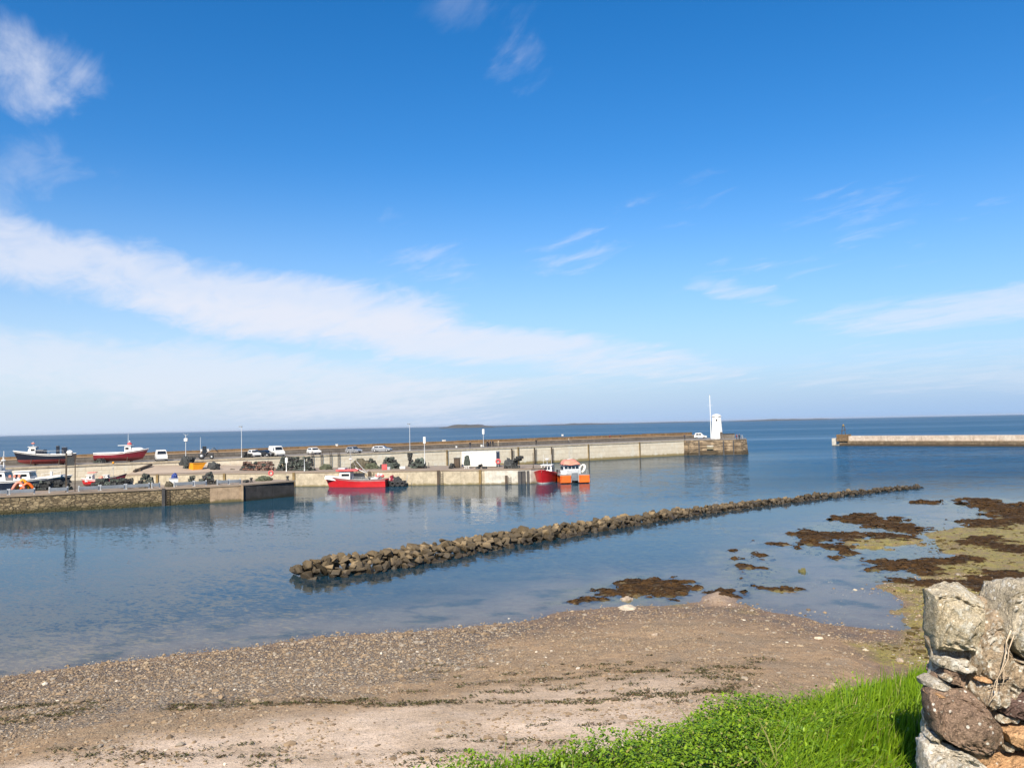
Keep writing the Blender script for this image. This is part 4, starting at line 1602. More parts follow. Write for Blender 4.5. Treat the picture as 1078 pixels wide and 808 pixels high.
def lump(name, mats, parent, c, s, seed, sub=4, amp=.35, label=None):
    bm = bmesh.new()
    bmesh.ops.create_icosphere(bm, subdivisions=sub, radius=1)
    co = np.array([v.co[:] for v in bm.verts])
    f = fbm(co[:, 0] * 1.7 + seed * 7 + co[:, 2], co[:, 1] * 1.7 + co[:, 2] * 1.3 - seed * 3, 4, seed)
    f2 = fbm(co[:, 0] * 6 + seed * 7 + co[:, 2] * 3, co[:, 1] * 6 + co[:, 2] * 5, 2, seed + 9)
    k = 1 + (f - .5) * 2 * amp + (f2 - .5) * .6
    mb = MB()
    mb.add([(c[0] + p[0] * s[0] * q, c[1] + p[1] * s[1] * q, max(c[2] + .0, c[2] + p[2] * s[2] * q)) for p, q in zip(co, k)],
           [[v.index for v in f_.verts] for f_ in bm.faces], 0, False)
    bm.free()
    return mb.build(name, mats, parent)


# long red boat alongside the jetty
pc = P(375.5, 513.2, 0)
L = (P(343, 513, 0) - P(409, 512, 0)).length
o, sh, Lw = boat("fishing_boat", "long bright red fishing boat with a white bow lying against the jetty", (pc.x, pc.y + 2.0, 0), JA + math.pi, L + .3, 3.7, 1.18, .9, m_red, m_antif, m_gdeck, m_gdeck, rise=.75, rake=1.0, tr=.9, fine=.3)
mb = MB()
mb.side([(Lw * .20, sh(.7) - .2), (Lw * .56, sh(1) - .1), (Lw * .56, sh(1) + .40), (Lw * .47, sh(.97) + .44), (Lw * .20, sh(.7) + .44)], -1.05, 1.05, inset=.25, inset_from=sh(1))
mb.build("foredeck", m_whitep, o)
wh = wheelhouse(o, Lw * .12, Lw * .33, 2.1, sh(.6), 1.62, m_whitep, m_pinkred, wins=3)
mb = MB()
mb.box(-Lw * .02, Lw * .36, -1.24, 1.24, sh(.6) + 1.73, sh(.6) + 2.0, bev=.06)
mb.build("canopy", m_pinkred, o)
mb = MB()
mb.box(Lw * .22, Lw * .34, -.6, .6, sh(.6) + 2.003, sh(.6) + 2.25, bev=.05)
mb.build("roof_box", m_galv, o)
mast(o, Lw * .14, sh(.6) + 2.0, 3.2, m_galv, radar=m_whitep)
mb = MB()
mb.tube([(Lw * .05, .3, sh(.5) + 2.3), (-Lw * .12, .3, sh(.4) + 1.5), (-Lw * .18, .3, sh(.4) + 1.9)], .06)
mb.tube([(Lw * .05, -.3, sh(.5) + 3.4), (-Lw * .14, -.3, sh(.4) + 1.3)], .05)
mb.build("derrick", m_galv, o)
rail(o, [(Lw * .05, 1.7, sh(.5) + .35), (-Lw * .1, 1.75, sh(.4) + .33), (-Lw * .25, 1.72, sh(.3) + .33), (-Lw * .42, 1.66, sh(.1) + .35)], .55)
mb = MB()
mb.box(-Lw * .22, Lw * .06, .55, 1.5, sh(.4) + .001, sh(.4) + .62, bev=.06)
mb.build("hatch_table", m_gdeck, o)
mb = MB()
mb.box(-Lw * .36, -Lw * .24, -1.2, 1.2, sh(.2) + .001, sh(.2) + .68, bev=.08)
mb.build("fish_box", m_whitep, o)
for i in range(5):
    mb = MB()
    mb.ball((-Lw * (.30 + .035 * i), -.5 + .35 * i, sh(.1) + .9 + .18 * (i % 2)), .27, sub=2)
    mb.build("buoy", m_pinkred if i % 2 == 0 else m_whitep, o)

# black work boat at its stern
pc = P(418.5, 511.0, 0)
o, sh, Lw = boat("work_boat", "small black work boat piled with gear at the long red boat's stern", (pc.x, pc.y - 1.1, 0), JA + math.pi, 3.6, 1.9, .75, .4, m_black, m_black, m_black, m_gdeck, rise=.3, rake=.5, tr=.9)
lump("gear_heap", m_netd, o, (-.1, 0, .3), (1.2, .75, 1.25), 5, 3, .3)
lump("net_bundle", m_maroon, o, (.7, .1, .6), (.6, .55, 1.15), 8, 3, .3)
for i, (xx, yy) in enumerate(((-1.3, -.98), (-.5, -1.0), (.4, -.95))):
    mb = MB()
    mb.torus(.34, .15, 14, 7, 0, Matrix.Translation((xx, -yy, .45)) @ Matrix.Rotation(R(90), 4, 'X'))
    mb.build("tyre_fender", m_black, o)
mb = MB()
mb.tube([(-1.7, .2, .5), (-2.0, .2, 1.9)], .04)
mb.build("pole", m_galv, o)

# small red boat, bow towards the camera, at the jetty end
pb = P(571.0, 509.0, 0)
hv = Vector((-.20, -.98, 0)).normalized()
ctr = pb - hv * 4.5
o, sh, Lw = boat("fishing_boat", "red fishing boat with a small white wheelhouse seen bow on off the jetty's end", ctr, math.atan2(hv.y, hv.x), 9.8, 4.1, 1.3, .8, m_red, m_whitep, m_red, m_gdeck, rise=1.0, rake=.7, tr=.85, wl=.2, fine=.5)
wh = wheelhouse(o, -Lw * .22, Lw * .05, 2.0, sh(.5), 1.75, m_whitep, m_whitep, wins=3)
mast(o, -Lw * .10, sh(.5) + 1.83, 1.6, m_galv, radar=m_whitep)
for yy in (-.7, .7):
    mb = MB()
    mb.tube([(-Lw * .15, yy, sh(.5) + 1.8), (-Lw * .16, yy, sh(.5) + 3.6)], .022, 5)
    mb.build("aerial", m_whitep, o)
mb = MB()
mb.box(Lw * .05, Lw * .13, -.45, .45, sh(.6), sh(.6) + .8, bev=.08)
mb.build("hatch", m_blue, o)
mb = MB()
mb.lathe([(.16, 0), (.16, .28), (.3, .30), (.3, .36)], 10, xf=Matrix.Translation((Lw * .22, 0, sh(.75))))
mb.build("windlass", m_galv, o)
lump("rope_heap", m_netd, o, (-Lw * .36, .2, sh(.1)), (.8, .9, .6), 12, 3)
for i, yy in enumerate((-1.45, 1.45)):
    mb = MB()
    mb.ball((Lw * .18, yy, .7), .24, sz=1.3)
    mb.build("fender", m_whitep, o)
mb = MB()
mb.ball((Lw * .50, .25, 1.75), .2)
mb.build("bow_buoy", m_coral, o)

# orange catamaran
pb = P(602.8, 508.6, 0)
cat = thing("catamaran", "orange twin hulled work boat with a faded orange canopy beside the small red boat", "boat", (pb.x, pb.y + 4.3, 0), R(-90) + R(6))
for sg in (-1, 1):
    mb, st, rows = hull_mesh(8.8, 1.9, 1.25, .6, None, None, .1, .25, .95, flare=0, fine=.15)
    for i, v in enumerate(mb.v):
        x, y, z = v
        if x > 2.6:                                    # blunt square bow
            y = math.copysign(min(.95, abs(y) + (.92 - abs(y)) * .85), y) if abs(y) > .004 else y
        mb.v[i] = (x, y + sg * 1.58, z)
    mb.build("float_hull", [m_orange, m_antif, m_orange], cat)
    mb = MB()
    mb.box(4.02, 4.34, sg * 1.58 - .9, sg * 1.58 + .9, .12, 1.34, bev=.06)
    mb.build("bow_block", m_orange, cat)
mb = MB()
mb.box(-4.1, 4.0, -2.5, 2.5, 1.25, 1.42, bev=.03)
mb.build("deck", m_gdeck, cat)
mb = MB()
mb.box(4.05, 4.2, -.5, .5, .45, 1.75, bev=.03)
mb.build("bow_ramp", m_steelb, cat)
for yy in (-.62, .62):
    mb = MB()
    mb.tube([(4.15, yy, .2), (4.0, yy, 2.1)], .07)
    mb.build("ramp_post", m_galv, cat)
wheelhouse(cat, -1.6, 1.6, 3.0, 1.42, 1.5, m_galv, m_whitep, wins=4, rake_f=.3)
mb = MB()
prof = []
nst = 10
vs, fs = [], []
for i in range(nst + 1):
    for j in range(nst + 1):
        u, v = i / nst * 2 - 1, j / nst * 2 - 1
        vs.append((u * 1.9 - .1, v * 1.5 - .1, 3.03 + .78 * (max(0, 1 - abs(u) ** 3) * max(0, 1 - abs(v) ** 3)) ** .5 + .1 * math.sin(5 * u + 3 * v)))
for i in range(nst):
    for j in range(nst):
        q = i * (nst + 1) + j
        fs.append((q, q + nst + 1, q + nst + 2, q + 1))
mb.add(vs, fs, 0, True)
mb.box(-1.95, 1.75, -1.58, 1.38, 3.0, 3.06)
mb.build("canopy", m_coral, cat)
mb = MB()
mb.box(-.45, .25, -.5, .3, 3.72, 3.90, bev=.08)
mb.build("canopy_patch", m_whitep, cat)
mb = MB()
mb.torus(.72, .22, 16, 8, 0, Matrix.Translation((.2, 2.0, 2.15)) @ Matrix.Rotation(R(62), 4, 'X') @ Matrix.Rotation(R(20), 4, 'Y'))
mb.build("life_ring", m_whitep, cat)
mb = MB()
mb.box(1.8, 3.0, -2.2, -1.2, 1.421, 2.1, bev=.08)
mb.build("locker", m_whitep, cat)
rail(cat, [(3.8, 2.35, 1.42), (2.0, 2.4, 1.42), (-1.0, 2.4, 1.42), (-3.8, 2.35, 1.42)], .7)
rail(cat, [(3.8, -2.35, 1.42), (2.0, -2.4, 1.42), (-1.0, -2.4, 1.42), (-3.8, -2.35, 1.42)], .85)
mast(cat, -1.0, 3.7, 1.6, m_galv, stay=False)
for xx in (-3.2, -3.2):
    pass
for yy in (-1.5, 1.5):
    mb = MB()
    mb.box(-4.75, -4.12, yy - .28, yy + .28, .2, 1.9, bev=.12)
    mb.build("outboard", m_black, cat)


def chock(o, x, y, z1, w=.35):
    mb = MB()
    mb.box(x - w, x + w, y - .18, y + .18, 0.0, z1)
    return mb.build("chock", m_timber, o)


# boats laid up on the pier root
def laid_up(name, label, px, py, head, **k):
    t = max(3.2, min(5.2, on_pier(px, py)[1]))
    p = pw(pier_s(px, t), t, ZR)
    D = k['D']
    o, sh, Lw = boat(name, label, (p.x, p.y, ZR + D + .22), head, **k)
    for xx in (-Lw * .28, Lw * .22):
        for yy in (-.35, .35):
            mb = MB()
            mb.box(xx - .22, xx + .22, yy - .18, yy + .18, -D - .22, -D + .12)
            mb.build("chock", m_timber, o)
        for sg in (-1, 1):
            mb = MB()
            mb.tube([(xx, sg * (k['B'] / 2 + .35), -D - .22), (xx, sg * k['B'] * .43, .1)], .07)
            mb.build("prop", m_timber, o)
    return o, sh, Lw


o, sh, Lw = laid_up("laid_up_boat", "navy and dark red boat propped up on the pier at the far left", 49, 487.4, R(180 + 12), L=10.2, B=3.2, F=.85, D=.8, m_top=m_navy, m_bot=m_antif, m_strip=m_whitep, deck=m_bdeck, rise=.85, rake=.9, tr=.85, fine=.35)
wheelhouse(o, Lw * .17, Lw * .32, 1.8, sh(.7), 1.5, m_whitep, m_whitep, wins=2)
mast(o, Lw * .24, sh(.7) + 1.55, 1.0, m_whitep, stay=False, radar=m_coral)
mb = MB()
mb.box(Lw * .02, Lw * .15, -.9, .9, sh(.5), sh(.5) + 1.2, bev=.06)
mb.build("engine_box", m_navy, o)
for xx, h in ((-.20, 1.9), (-.30, 1.6), (-.34, 1.6)):
    mb = MB()
    mb.box(Lw * xx - .22, Lw * xx + .22, -.5, .2, sh(.2), sh(.2) + h, bev=.04)
    mb.build("gear_locker", m_navy, o)
mb = MB()
mb.ball((-Lw * .42, 0, sh(.05) + .6), .42, sx=1.4)
mb.build("tarpaulin", m_whitep, o)
rail(o, [(Lw * .15, 1.6, sh(.6) + .3), (-Lw * .1, 1.7, sh(.4) + .3), (-Lw * .35, 1.55, sh(.1) + .3)], .7)

o, sh, Lw = laid_up("laid_up_boat", "maroon boat with white bulwarks and a white wheelhouse propped up on the pier", 125.5, 485.9, R(10), L=9.6, B=3.1, F=.75, D=.68, m_top=m_maroon, m_bot=m_antif, m_strip=m_whitep, deck=m_bdeck, rise=.8, rake=1.1, tr=.85, fine=.35)
mb = MB()
mb.box(-Lw * .5, Lw * .18, -1.46, 1.46, sh(.3) + .36, sh(.3) + .58, bev=.08)
mb.build("bulwark_cover", m_whitep, o)
wheelhouse(o, Lw * .14, Lw * .30, 1.9, sh(.65), 1.6, m_whitep, m_whitep, wins=3, aft_over=1.2)
mb = MB()
mb.side([(Lw * .28, sh(.8) + .2), (Lw * .52, sh(1) + .35), (Lw * .46, sh(1) + .62), (Lw * .28, sh(.8) + .95)], -.75, .75, inset=.2, inset_from=sh(1))
mb.build("cuddy", m_whitep, o)
mast(o, Lw * .19, sh(.65) + 1.65, 2.4, m_whitep, stay=False)
mb = MB()
mb.ball((Lw * .22, 0, sh(.65) + 1.9), .42, sz=.7)
mb.build("radar_dome", m_pinkred, o)
mb = MB()
mb.ball((Lw * .22, 0, sh(.65) + 2.35), .16)
mb.build("lamp", m_whitep, o)

# white passenger boat behind the near quay
p = PY(20, 505, 135)
o, sh, Lw = boat("passenger_boat", "white decked navy passenger boat moored behind the near quay at the far left", (p.x, 135, .95), R(9), 15.0, 4.2, 1.55, 1.0, m_navy, m_navy, m_whitep, m_bdeck, rise=.75, rake=1.3, tr=.85, fine=.35)
mb = MB()
mb.side([(Lw * .22, sh(.7) + .1), (Lw * .50, sh(1) + .2), (Lw * .50, sh(1) + .52), (Lw * .22, sh(.7) + .62)], -1.7, 1.7, inset=.3, inset_from=sh(1) - .4)
mb.build("foredeck", m_whitep, o)
wheelhouse(o, -Lw * .02, Lw * .17, 2.9, sh(.5), 1.75, m_whitep, m_whitep, wins=3)
wheelhouse(o, -Lw * .42, -Lw * .10, 3.0, sh(.2), 1.9, m_whitep, m_whitep, wins=3)
ms = mast(o, -Lw * .17, sh(.2) + 1.9, 3.3, m_whitep, radar=m_whitep, r=.09)
mb = MB()
mb.box(-Lw * .30, -Lw * .18, -1.0, 1.0, sh(.2) + 2.01, sh(.2) + 2.9, bev=.1)
mb.build("upper_console", m_whitep, o)
rail(o, [(Lw * .2, 1.75, sh(.7) + .5), (Lw * .33, 1.4, sh(.8) + .55), (Lw * .44, .8, sh(.93) + .6)], .55, m_whitep)
for i, xx in enumerate((-.05, .0, .05)):
    mb = MB()
    mb.box(Lw * xx - .18, Lw * xx + .18, -1.75, -1.5, sh(.5) + .9, sh(.5) + 1.3, bev=.05)
    mb.build("lifejacket_box", m_coral, o)
mb = MB()
mb.box(Lw * .36 - .14, Lw * .36 + .14, -.2, .2, sh(.85) + .5, sh(.85) + 1.3, bev=.05)
mb.build("bow_bitt", m_whitep, o)

# two small boats in the inner basin
p = PY(99.5, 505.5, 144)
o, sh, Lw = boat("small_boat", "small red boat with a white cabin in the basin behind the near quay", (p.x, 144, 1.25), R(188), 4.0, 1.8, .7, .4, m_red, m_antif, m_whitep, m_gdeck, rise=.3, rake=.4)
wheelhouse(o, Lw * .05, Lw * .38, 1.4, sh(.6), 1.1, m_whitep, m_whitep, wins=2)
mb = MB()
mb.box(-Lw * .1, Lw * .28, -.6, .6, sh(.6) + 1.5, sh(.6) + 1.6, bev=.03)
mb.build("canopy", m_pinkred, o)
mb = MB()
for yy in (-.6, .6):
    mb.tube([(-Lw * .05, yy, sh(.6) + 1.0), (-Lw * .05, yy, sh(.6) + 1.52)], .03)
mb.build("frame", m_galv, o)
mb = MB()
mb.ball((-Lw * .3, 0, sh(.2) + .5), .42)
mb.build("buoy", m_coral, o)
p = PY(118, 505.5, 146)
o, sh, Lw = boat("small_boat", "small dark maroon open boat lying beside the little red cabin boat", (p.x, 146, 1.25), R(6), 4.3, 1.8, .75, .4, m_maroon, m_antif, m_navy, m_gdeck, rise=.75, rake=.6)
mast(o, Lw * .05, sh(.5), 2.9, m_galv, stay=True)
wheelhouse(o, -Lw * .34, -Lw * .1, 1.1, sh(.3), .9, m_whitep, m_whitep, wins=2)
mb = MB()
mb.ball((Lw * .05, 0, sh(.5) + 3.0), .22)
mb.build("lamp", m_yellow, o)
lump("gear_heap", m_netd, o, (Lw * .1, 0, sh(.5) - .1), (.7, .6, .75), 3, 3)


# ------------------------------------------------------------------ vehicles (nose along +x)
def car(label, loc, head, paint, L=4.1, Wd=1.72, H=1.48, van=False, name="parked_car", group="vehicles parked along the pier", cat="car"):
    o = thing(name, label, cat, loc, head, group)
    if van:
        low = [(-L / 2, .30), (L / 2 - .1, .30), (L / 2, .55), (L / 2 - .05, .95), (L / 2 - .75, 1.18), (-L / 2, 1.18)]
        cab = [(-L / 2 + .02, 1.18), (L / 2 - .78, 1.18), (L / 2 - 1.45, H - .05), (L / 2 - 1.7, H), (-L / 2 + .1, H)]
    else:
        low = [(-L / 2, .30), (L / 2 - .08, .28), (L / 2, .5), (L / 2 - .06, .74), (L / 2 - .95, .92), (-L / 2 + .12, .96), (-L / 2, .8)]
        cab = [(-L / 2 + .16, .955), (L / 2 - 1.0, .90), (L / 2 - 1.75, H - .06), (L / 2 - 2.1, H), (-L / 2 + .85, H - .03), (-L / 2 + .5, H - .12)]
    mb = MB()
    mb.side(low, -Wd / 2, Wd / 2)
    zc = cab[0][1]
    n = len(cab)
    ins = .17
    vs = [(p[0], -(Wd / 2 - .03 - ins * (p[1] - zc) / (H - zc)), p[1] - .002) for p in cab] + [(p[0], (Wd / 2 - .03 - ins * (p[1] - zc) / (H - zc)), p[1] - .002) for p in cab]
    mb.add(vs, [tuple(range(n)), tuple(reversed(range(n, 2 * n)))] + [((i + 1) % n, i, n + i, n + (i + 1) % n) for i in range(n)])
    b = mb.build("body", paint, o)
    # glass sits a little proud of the cabin shell
    c = Vector((sum(p[0] for p in cab) / n, (zc + H) / 2))

    def gq(a, b_, k0=.12, k1=.86):
        """across-the-car pane between two cabin profile points"""
        A, B = Vector(a), Vector(b_)
        lo_, hi_ = A.lerp(B, k0), A.lerp(B, k1)
        nrm = Vector((B.y - A.y, -(B.x - A.x)))
        if nrm.dot((A + B) / 2 - c) < 0:
            nrm = -nrm
        nrm.normalize()
        g = MB()
        pts = []
        for q in (lo_, hi_):
            w = Wd / 2 - .12 - ins * (q.y - zc) / (H - zc)
            for e in (0.012, -.03):
                pts.append([(q.x + nrm.x * e, -w, q.y + nrm.y * e), (q.x + nrm.x * e, w, q.y + nrm.y * e)])
        v = [pts[0][0], pts[0][1], pts[2][1], pts[2][0], pts[1][0], pts[1][1], pts[3][1], pts[3][0]]
        g.add(v, [(0, 1, 2, 3), (4, 7, 6, 5), (0, 4, 5, 1), (1, 5, 6, 2), (2, 6, 7, 3), (3, 7, 4, 0)])
        return g
    gq(cab[1], cab[2]).build("windscreen", m_glass, o)
    gq(cab[-1] if not van else cab[-1], cab[0]).build("rear_window", m_glass, o)
    for sg in (-1, 1):
        xs = [cab[0][0] + .35, (cab[0][0] + cab[1][0]) / 2 - .1, cab[1][0] - .55]
        if van:
            xs = [cab[1][0] - 1.35, cab[1][0] - .5]
        for xa, xb in zip(xs[:-1], xs[1:]):
            g = MB()
            z0, z1 = zc + .05, zc + (H - zc) * .72
            y0 = Wd / 2 - .03 - ins * .05
            y1 = Wd / 2 - .03 - ins * .72
            k = .012
            sl = (H - zc) * .3
            g.add([(xa + .04, sg * (y0 + k), z0), (xb - .04, sg * (y0 + k), z0), (xb - .04 - (sl if xb == xs[-1] else 0), sg * (y1 + k), z1), (xa + .04 + (.12 if xa == xs[0] else 0), sg * (y1 + k), z1)],
                  [(0, 1, 2, 3), (3, 2, 1, 0)] if False else [(0, 1, 2, 3)])
            g.build("side_window", m_glass, o)
    for xx in (-L / 2 + .78, L / 2 - .82):
        for sg in (-1, 1):
            yf = sg * (Wd / 2 - .09)
            g = MB()
            g.lathe([(.2, -.1), (.31, -.1), (.33, -.06), (.33, .06), (.31, .1), (.2, .1)], 16, xf=Matrix.Translation((xx, yf + sg * .02, .33)) @ Matrix.Rotation(R(90), 4, 'X'))
            wheel = g.build("wheel", m_black, o)
            g = MB()
            g.lathe([(.02, -.01), (.19, -.01), (.19, .01), (.02, .02)], 12, xf=Matrix.Translation((xx, yf + sg * .125, .33)) @ Matrix.Rotation(R(90), 4, 'X'))
            g.build("rim", m_galv, wheel)
    for sg in (-1, 1):
        zl = .95 if van else .68
        g = MB()
        g.box(L / 2 - .10, L / 2 + .008, sg * Wd * .36 - .16, sg * Wd * .36 + .16, zl - .24, zl - .06, bev=.02)
        g.build("headlight", m_lens, o)
        g = MB()
        g.box(-L / 2 - .012, -L / 2 + .05, sg * Wd * .42 - .1, sg * Wd * .42 + .1, zl - .1, zl + .12, bev=.02)
        g.build("tail_light", m_redlamp, o)
    for xx in (L / 2 - .06, -L / 2 - .03):
        g = MB()
        g.box(xx, xx + .09, -Wd / 2 + .06, Wd / 2 - .06, .27, .42, bev=.03)
        g.build("bumper", m_black if paint is not m_whitep else m_greycar, o)
    return o


FACE = math.atan2(-PN.y, -PN.x)
ALONG = PA


def at_pier(px, py):
    s, t = on_pier(px, py)
    t = max(t + 1.9, 3.1)
    return pw(pier_s(px, t), t, ZR + .001)


car("small white car parked nose on, left of the pale van", at_pier(267.5, 481.0), FACE, m_whitep, 3.9, 1.68, 1.5)
car("dark car parked between the small white car and the pale van", at_pier(279, 480.8), FACE + .5, m_darkcar, 4.2, 1.75, 1.42)
car("tall white van parked nose on, in the row with the dark car", at_pier(291, 481.5), FACE, m_whitep, 5.0, 1.9, 2.15, True, "parked_van", cat="van")
car("white car parked alone under a white box on the parapet", at_pier(330.5, 478.2), FACE, m_whitep, 4.1, 1.72, 1.5)
car("silver hatchback parked nose on, left of the larger silver car", at_pier(372.5, 477.6), FACE + .25, m_silver, 3.9, 1.7, 1.5)
car("larger silver car parked at a slant nearest the tall lamp post", at_pier(402, 476.6), FACE + .75, m_silver, 4.4, 1.78, 1.45)
car("white estate car parked side on next to the lighthouse", (P(737.3, 461.3, ZR).x, P(737.3, 461.3, ZR).y + .4, ZR + .032), R(-4), m_whitep, 4.0, 1.8, 1.75)
p = P(164.5, 487.0, ZR - .3)
car("pale pick-up van standing alone at the head of the sandy slipway", (p.x, p.y + 2.2, ZR + .001), FACE - .15, m_whitep, 4.9, 1.95, 2.1, True, "parked_van", cat="van")

# dark machine behind the skip
p = pw(pier_s(216, 2.6), 2.6, ZR + .22)
o = thing("loader", "dark machine standing behind the orange yellow skip", "tractor", (p.x, p.y, p.z - .22), R(20))
o.scale = (.85, .85, .85)
mb = MB()
mb.box(-1.5, .3, -.7, .7, .6, 1.4, bev=.12)
mb.build("chassis", m_pile, o)
mb = MB()
mb.side([(-.7, 1.4), (.5, 1.4), (.25, 2.9), (-.6, 2.9)], -.65, .65, inset=.08, inset_from=2)
cb = mb.build("cab", m_darkcar, o)
mb = MB()
mb.box(-.68, .33, -.66, .66, 2.903, 3.0, bev=.03)
mb.build("roof", m_pile, cb)
mb = MB()
mb.box(.301, 1.9, -.45, .45, .7, 1.5, bev=.15)
mb.build("bonnet", m_pile, o)
for xx, r_, w in ((-.75, .75, .4), (1.45, .5, .3)):
    for sg in (-1, 1):
        mb = MB()
        mb.lathe([(r_ * .5, -w / 2), (r_ * .95, -w / 2), (r_, -w / 4), (r_, w / 4), (r_ * .95, w / 2), (r_ * .5, w / 2)], 16, xf=Matrix.Translation((xx, sg * .95, r_)) @ Matrix.Rotation(R(90), 4, 'X'))
        wl_ = mb.build("wheel", m_black, o)
        mb = MB()
        mb.lathe([(.05, -.03), (r_ * .49, -.03), (r_ * .49, .03), (.05, .05)], 12, xf=Matrix.Translation((xx, sg * (.96 + w / 2), r_)) @ Matrix.Rotation(R(90), 4, 'X'))
        mb.build("rim", m_galv, wl_)
mb = MB()
mb.tube([(.3, -.6, 1.5), (2.0, -.6, 2.6), (2.9, -.6, 1.5)], .09)
mb.tube([(.3, .6, 1.5), (2.0, .6, 2.6), (2.9, .6, 1.5)], .09)
mb.build("lift_arm", m_darkcar, o)

# orange-yellow skip
p0, p1 = P(203.3, 496.0, ZJ), P(217.2, 495.2, ZJ)
o = thing("skip", "bright orange yellow skip with a sloping end on the jetty", "skip", p0, math.atan2(p1.y - p0.y, p1.x - p0.x))
Ls = (p1 - p0).length
xf = None
mb = MB()
prof = [(0, .12), (Ls * .62, .12), (Ls, 1.55), (0, 1.55)]
mb.side(prof, 0, 1.7)
mb.build("body", m_yellow, o)
mb = MB()
mb.box(-.05, Ls + .06, -.06, -.004, 1.42, 1.58)
mb.box(-.05, Ls + .06, 1.704, 1.76, 1.42, 1.58)
mb.build("rim", m_yellow, o)
mb = MB()
mb.box(.05, Ls - .05, .08, 1.62, 1.551, 1.60)
mb.build("load", m_netd, o)
for xx in (.3, Ls * .5):
    mb = MB()
    mb.box(xx, xx + .2, .1, 1.6, 0, .118)
    mb.build("skid", m_pile, o)


# ------------------------------------------------------------------ creels
m_netp = M_basic("faded pink netting", (0.30, 0.195, 0.15), .95, (0.17, 0.10, 0.075), 4, tint=.8)


def creel_mesh(net):
    mb = MB()
    Lc_, w, h = .78, .26, .44
    arc = [(math.cos(math.pi * k / 8) * w, .06 + math.sin(math.pi * k / 8) ** .8 * (h - .06)) for k in range(9)]
    for xx in (-Lc_ / 2, 0, Lc_ / 2):
        mb.tube([(xx, a, b) for a, b in arc], .022, 4, 0, caps=False)
    for yy in (-w, -w / 3, w / 3, w):
        mb.box(-Lc_ / 2, Lc_ / 2, yy - .03, yy + .03, 0, .05, 0)
    for a, b in (arc[2], arc[4], arc[6]):
        mb.tube([(-Lc_ / 2, a, b), (Lc_ / 2, a, b)], .018, 4, 0, caps=False)
    nL = 7
    rr = random.Random(3)
    vs = []
    for i in range(nL + 1):
        for a, b in arc:
            s = .93 + rr.uniform(-.05, .03)
            vs.append((-Lc_ / 2 + Lc_ * i / nL, a * s, .05 + (b - .05) * s))
    fs = []
    for i in range(nL):
        for k in range(8):
            if (i + k) % 3 != 2:
                q = i * 9 + k
                fs.append((q, q + 9, q + 10, q + 1))
    mb.add(vs, fs, 1)
    for i in (0, nL):
        mb.add([vs[i * 9 + k] for k in range(9)], [tuple(range(9))] if i else [tuple(reversed(range(9)))], 1)
    mb.box(-.25, .1, -.14, .14, .08, .22, 1)
    o_ = mb.build("creel", [m_netf, net])
    me = o_.data
    bpy.data.objects.remove(o_)
    return me


CREEL = {'g': creel_mesh(m_netg), 'd': creel_mesh(m_netd), 'r': creel_mesh(m_netr), 'p': creel_mesh(m_netp)}
N_CREEL = 0


def creels(px0, px1, py, z, layers, kinds, label, group, rows=1, taper=.5, dy=0.0, only_top=False):
    """Stacked creels between two columns of the photograph, the front row standing at height z."""
    global N_CREEL
    a, b = P(px0, py, z), P(px1, py, z)
    d = (b - a)
    Lr = d.length
    d.normalize()
    nrm = Vector((-d.y, d.x, 0))
    if nrm.y < 0:
        nrm = -nrm
    for rw in range(rows):
        for ly in range(layers):
            sp = .80
            x0 = ly * taper * .4 + random.uniform(0, .2) + rw * .15
            x1 = Lr - ly * taper * .4 - random.uniform(0, .2) - rw * .1
            n = max(1, int((x1 - x0) / sp))
            for i in range(n):
                if ly == layers - 1 and layers > 1 and random.random() < .35:
                    continue
                q = a + d * (x0 + .4 + (x1 - x0 - .4) * (i + .0) / max(1, n) + random.uniform(-.14, .14)) + nrm * (.3 + rw * .62 + dy + random.uniform(-.22, .22))
                o = bpy.data.objects.new("creel", CREEL[random.choice(kinds)])
                COL.objects.link(o)
                o.location = (q.x, q.y, z + ly * .425 + random.uniform(0, .015))
                tilt = random.gauss(0, .26)
                o.rotation_euler = (tilt, random.gauss(0, .12), math.atan2(d.y, d.x) + random.choice((0, 0, .4, -.4, 1.57)) + random.uniform(-.25, .25))
                k_ = random.uniform(.86, 1.12)
                o.scale = (k_, k_, k_)
                tag(o, label, "creel", group)
                N_CREEL += 1


creels(252, 291, 495.2, ZJ, 4, 'rrpprdg', "rust red creel in the reddish stack on the jetty below the parked cars", "rust red creel stack on the jetty", 1, .6)
creels(291, 332, 495.2, ZJ, 6, 'gggggd', "grey green creel in the long stack on the jetty beside the rust red ones", "grey green creel stack on the jetty", 1, .4)
creels(394, 420, 493.8, ZJ, 5, 'gggd', "grey green creel in the stack behind the long red boat's stern", "creels behind the red boat", 1, .8, 1.2)
creels(420.5, 427.5, 492.0, ZJ, 6, 'd', "black creel in the narrow square stack right of the red boat", "narrow black creel stack", 1, 0, 3)
creels(428, 447, 493.2, ZJ, 5, 'ggd', "pale green creel in the heap just left of the banner pole", "creels by the banner pole", 1, .8, 1)
creels(528, 547, 493.2, ZJ, 5, 'd', "black creel in the pyramid at the right end of the white container", "black creel pyramid by the container", 2, 1.6, .6)
creels(500, 515, 493.4, ZJ, 2, 'd', "black creel lying in front of the white container", "creels before the container", 1, .3, .2)
creels(471, 478, 493.2, ZJ, 2, 'd', "black creel beside the brown cabinet on the jetty", "creels beside the cabinet", 1, .2, .5)
creels(183, 203, 496.0, ZJ + .05, 6, 'dddg', "dark creel in the big heap left of the orange yellow skip", "dark creel heap left of the skip", 2, 1.0, 1.5)
creels(217, 231, 495.5, ZJ, 4, 'dddr', "dark creel in the low heap right of the orange yellow skip", "dark creel heap right of the skip", 1, 2.2, .4)
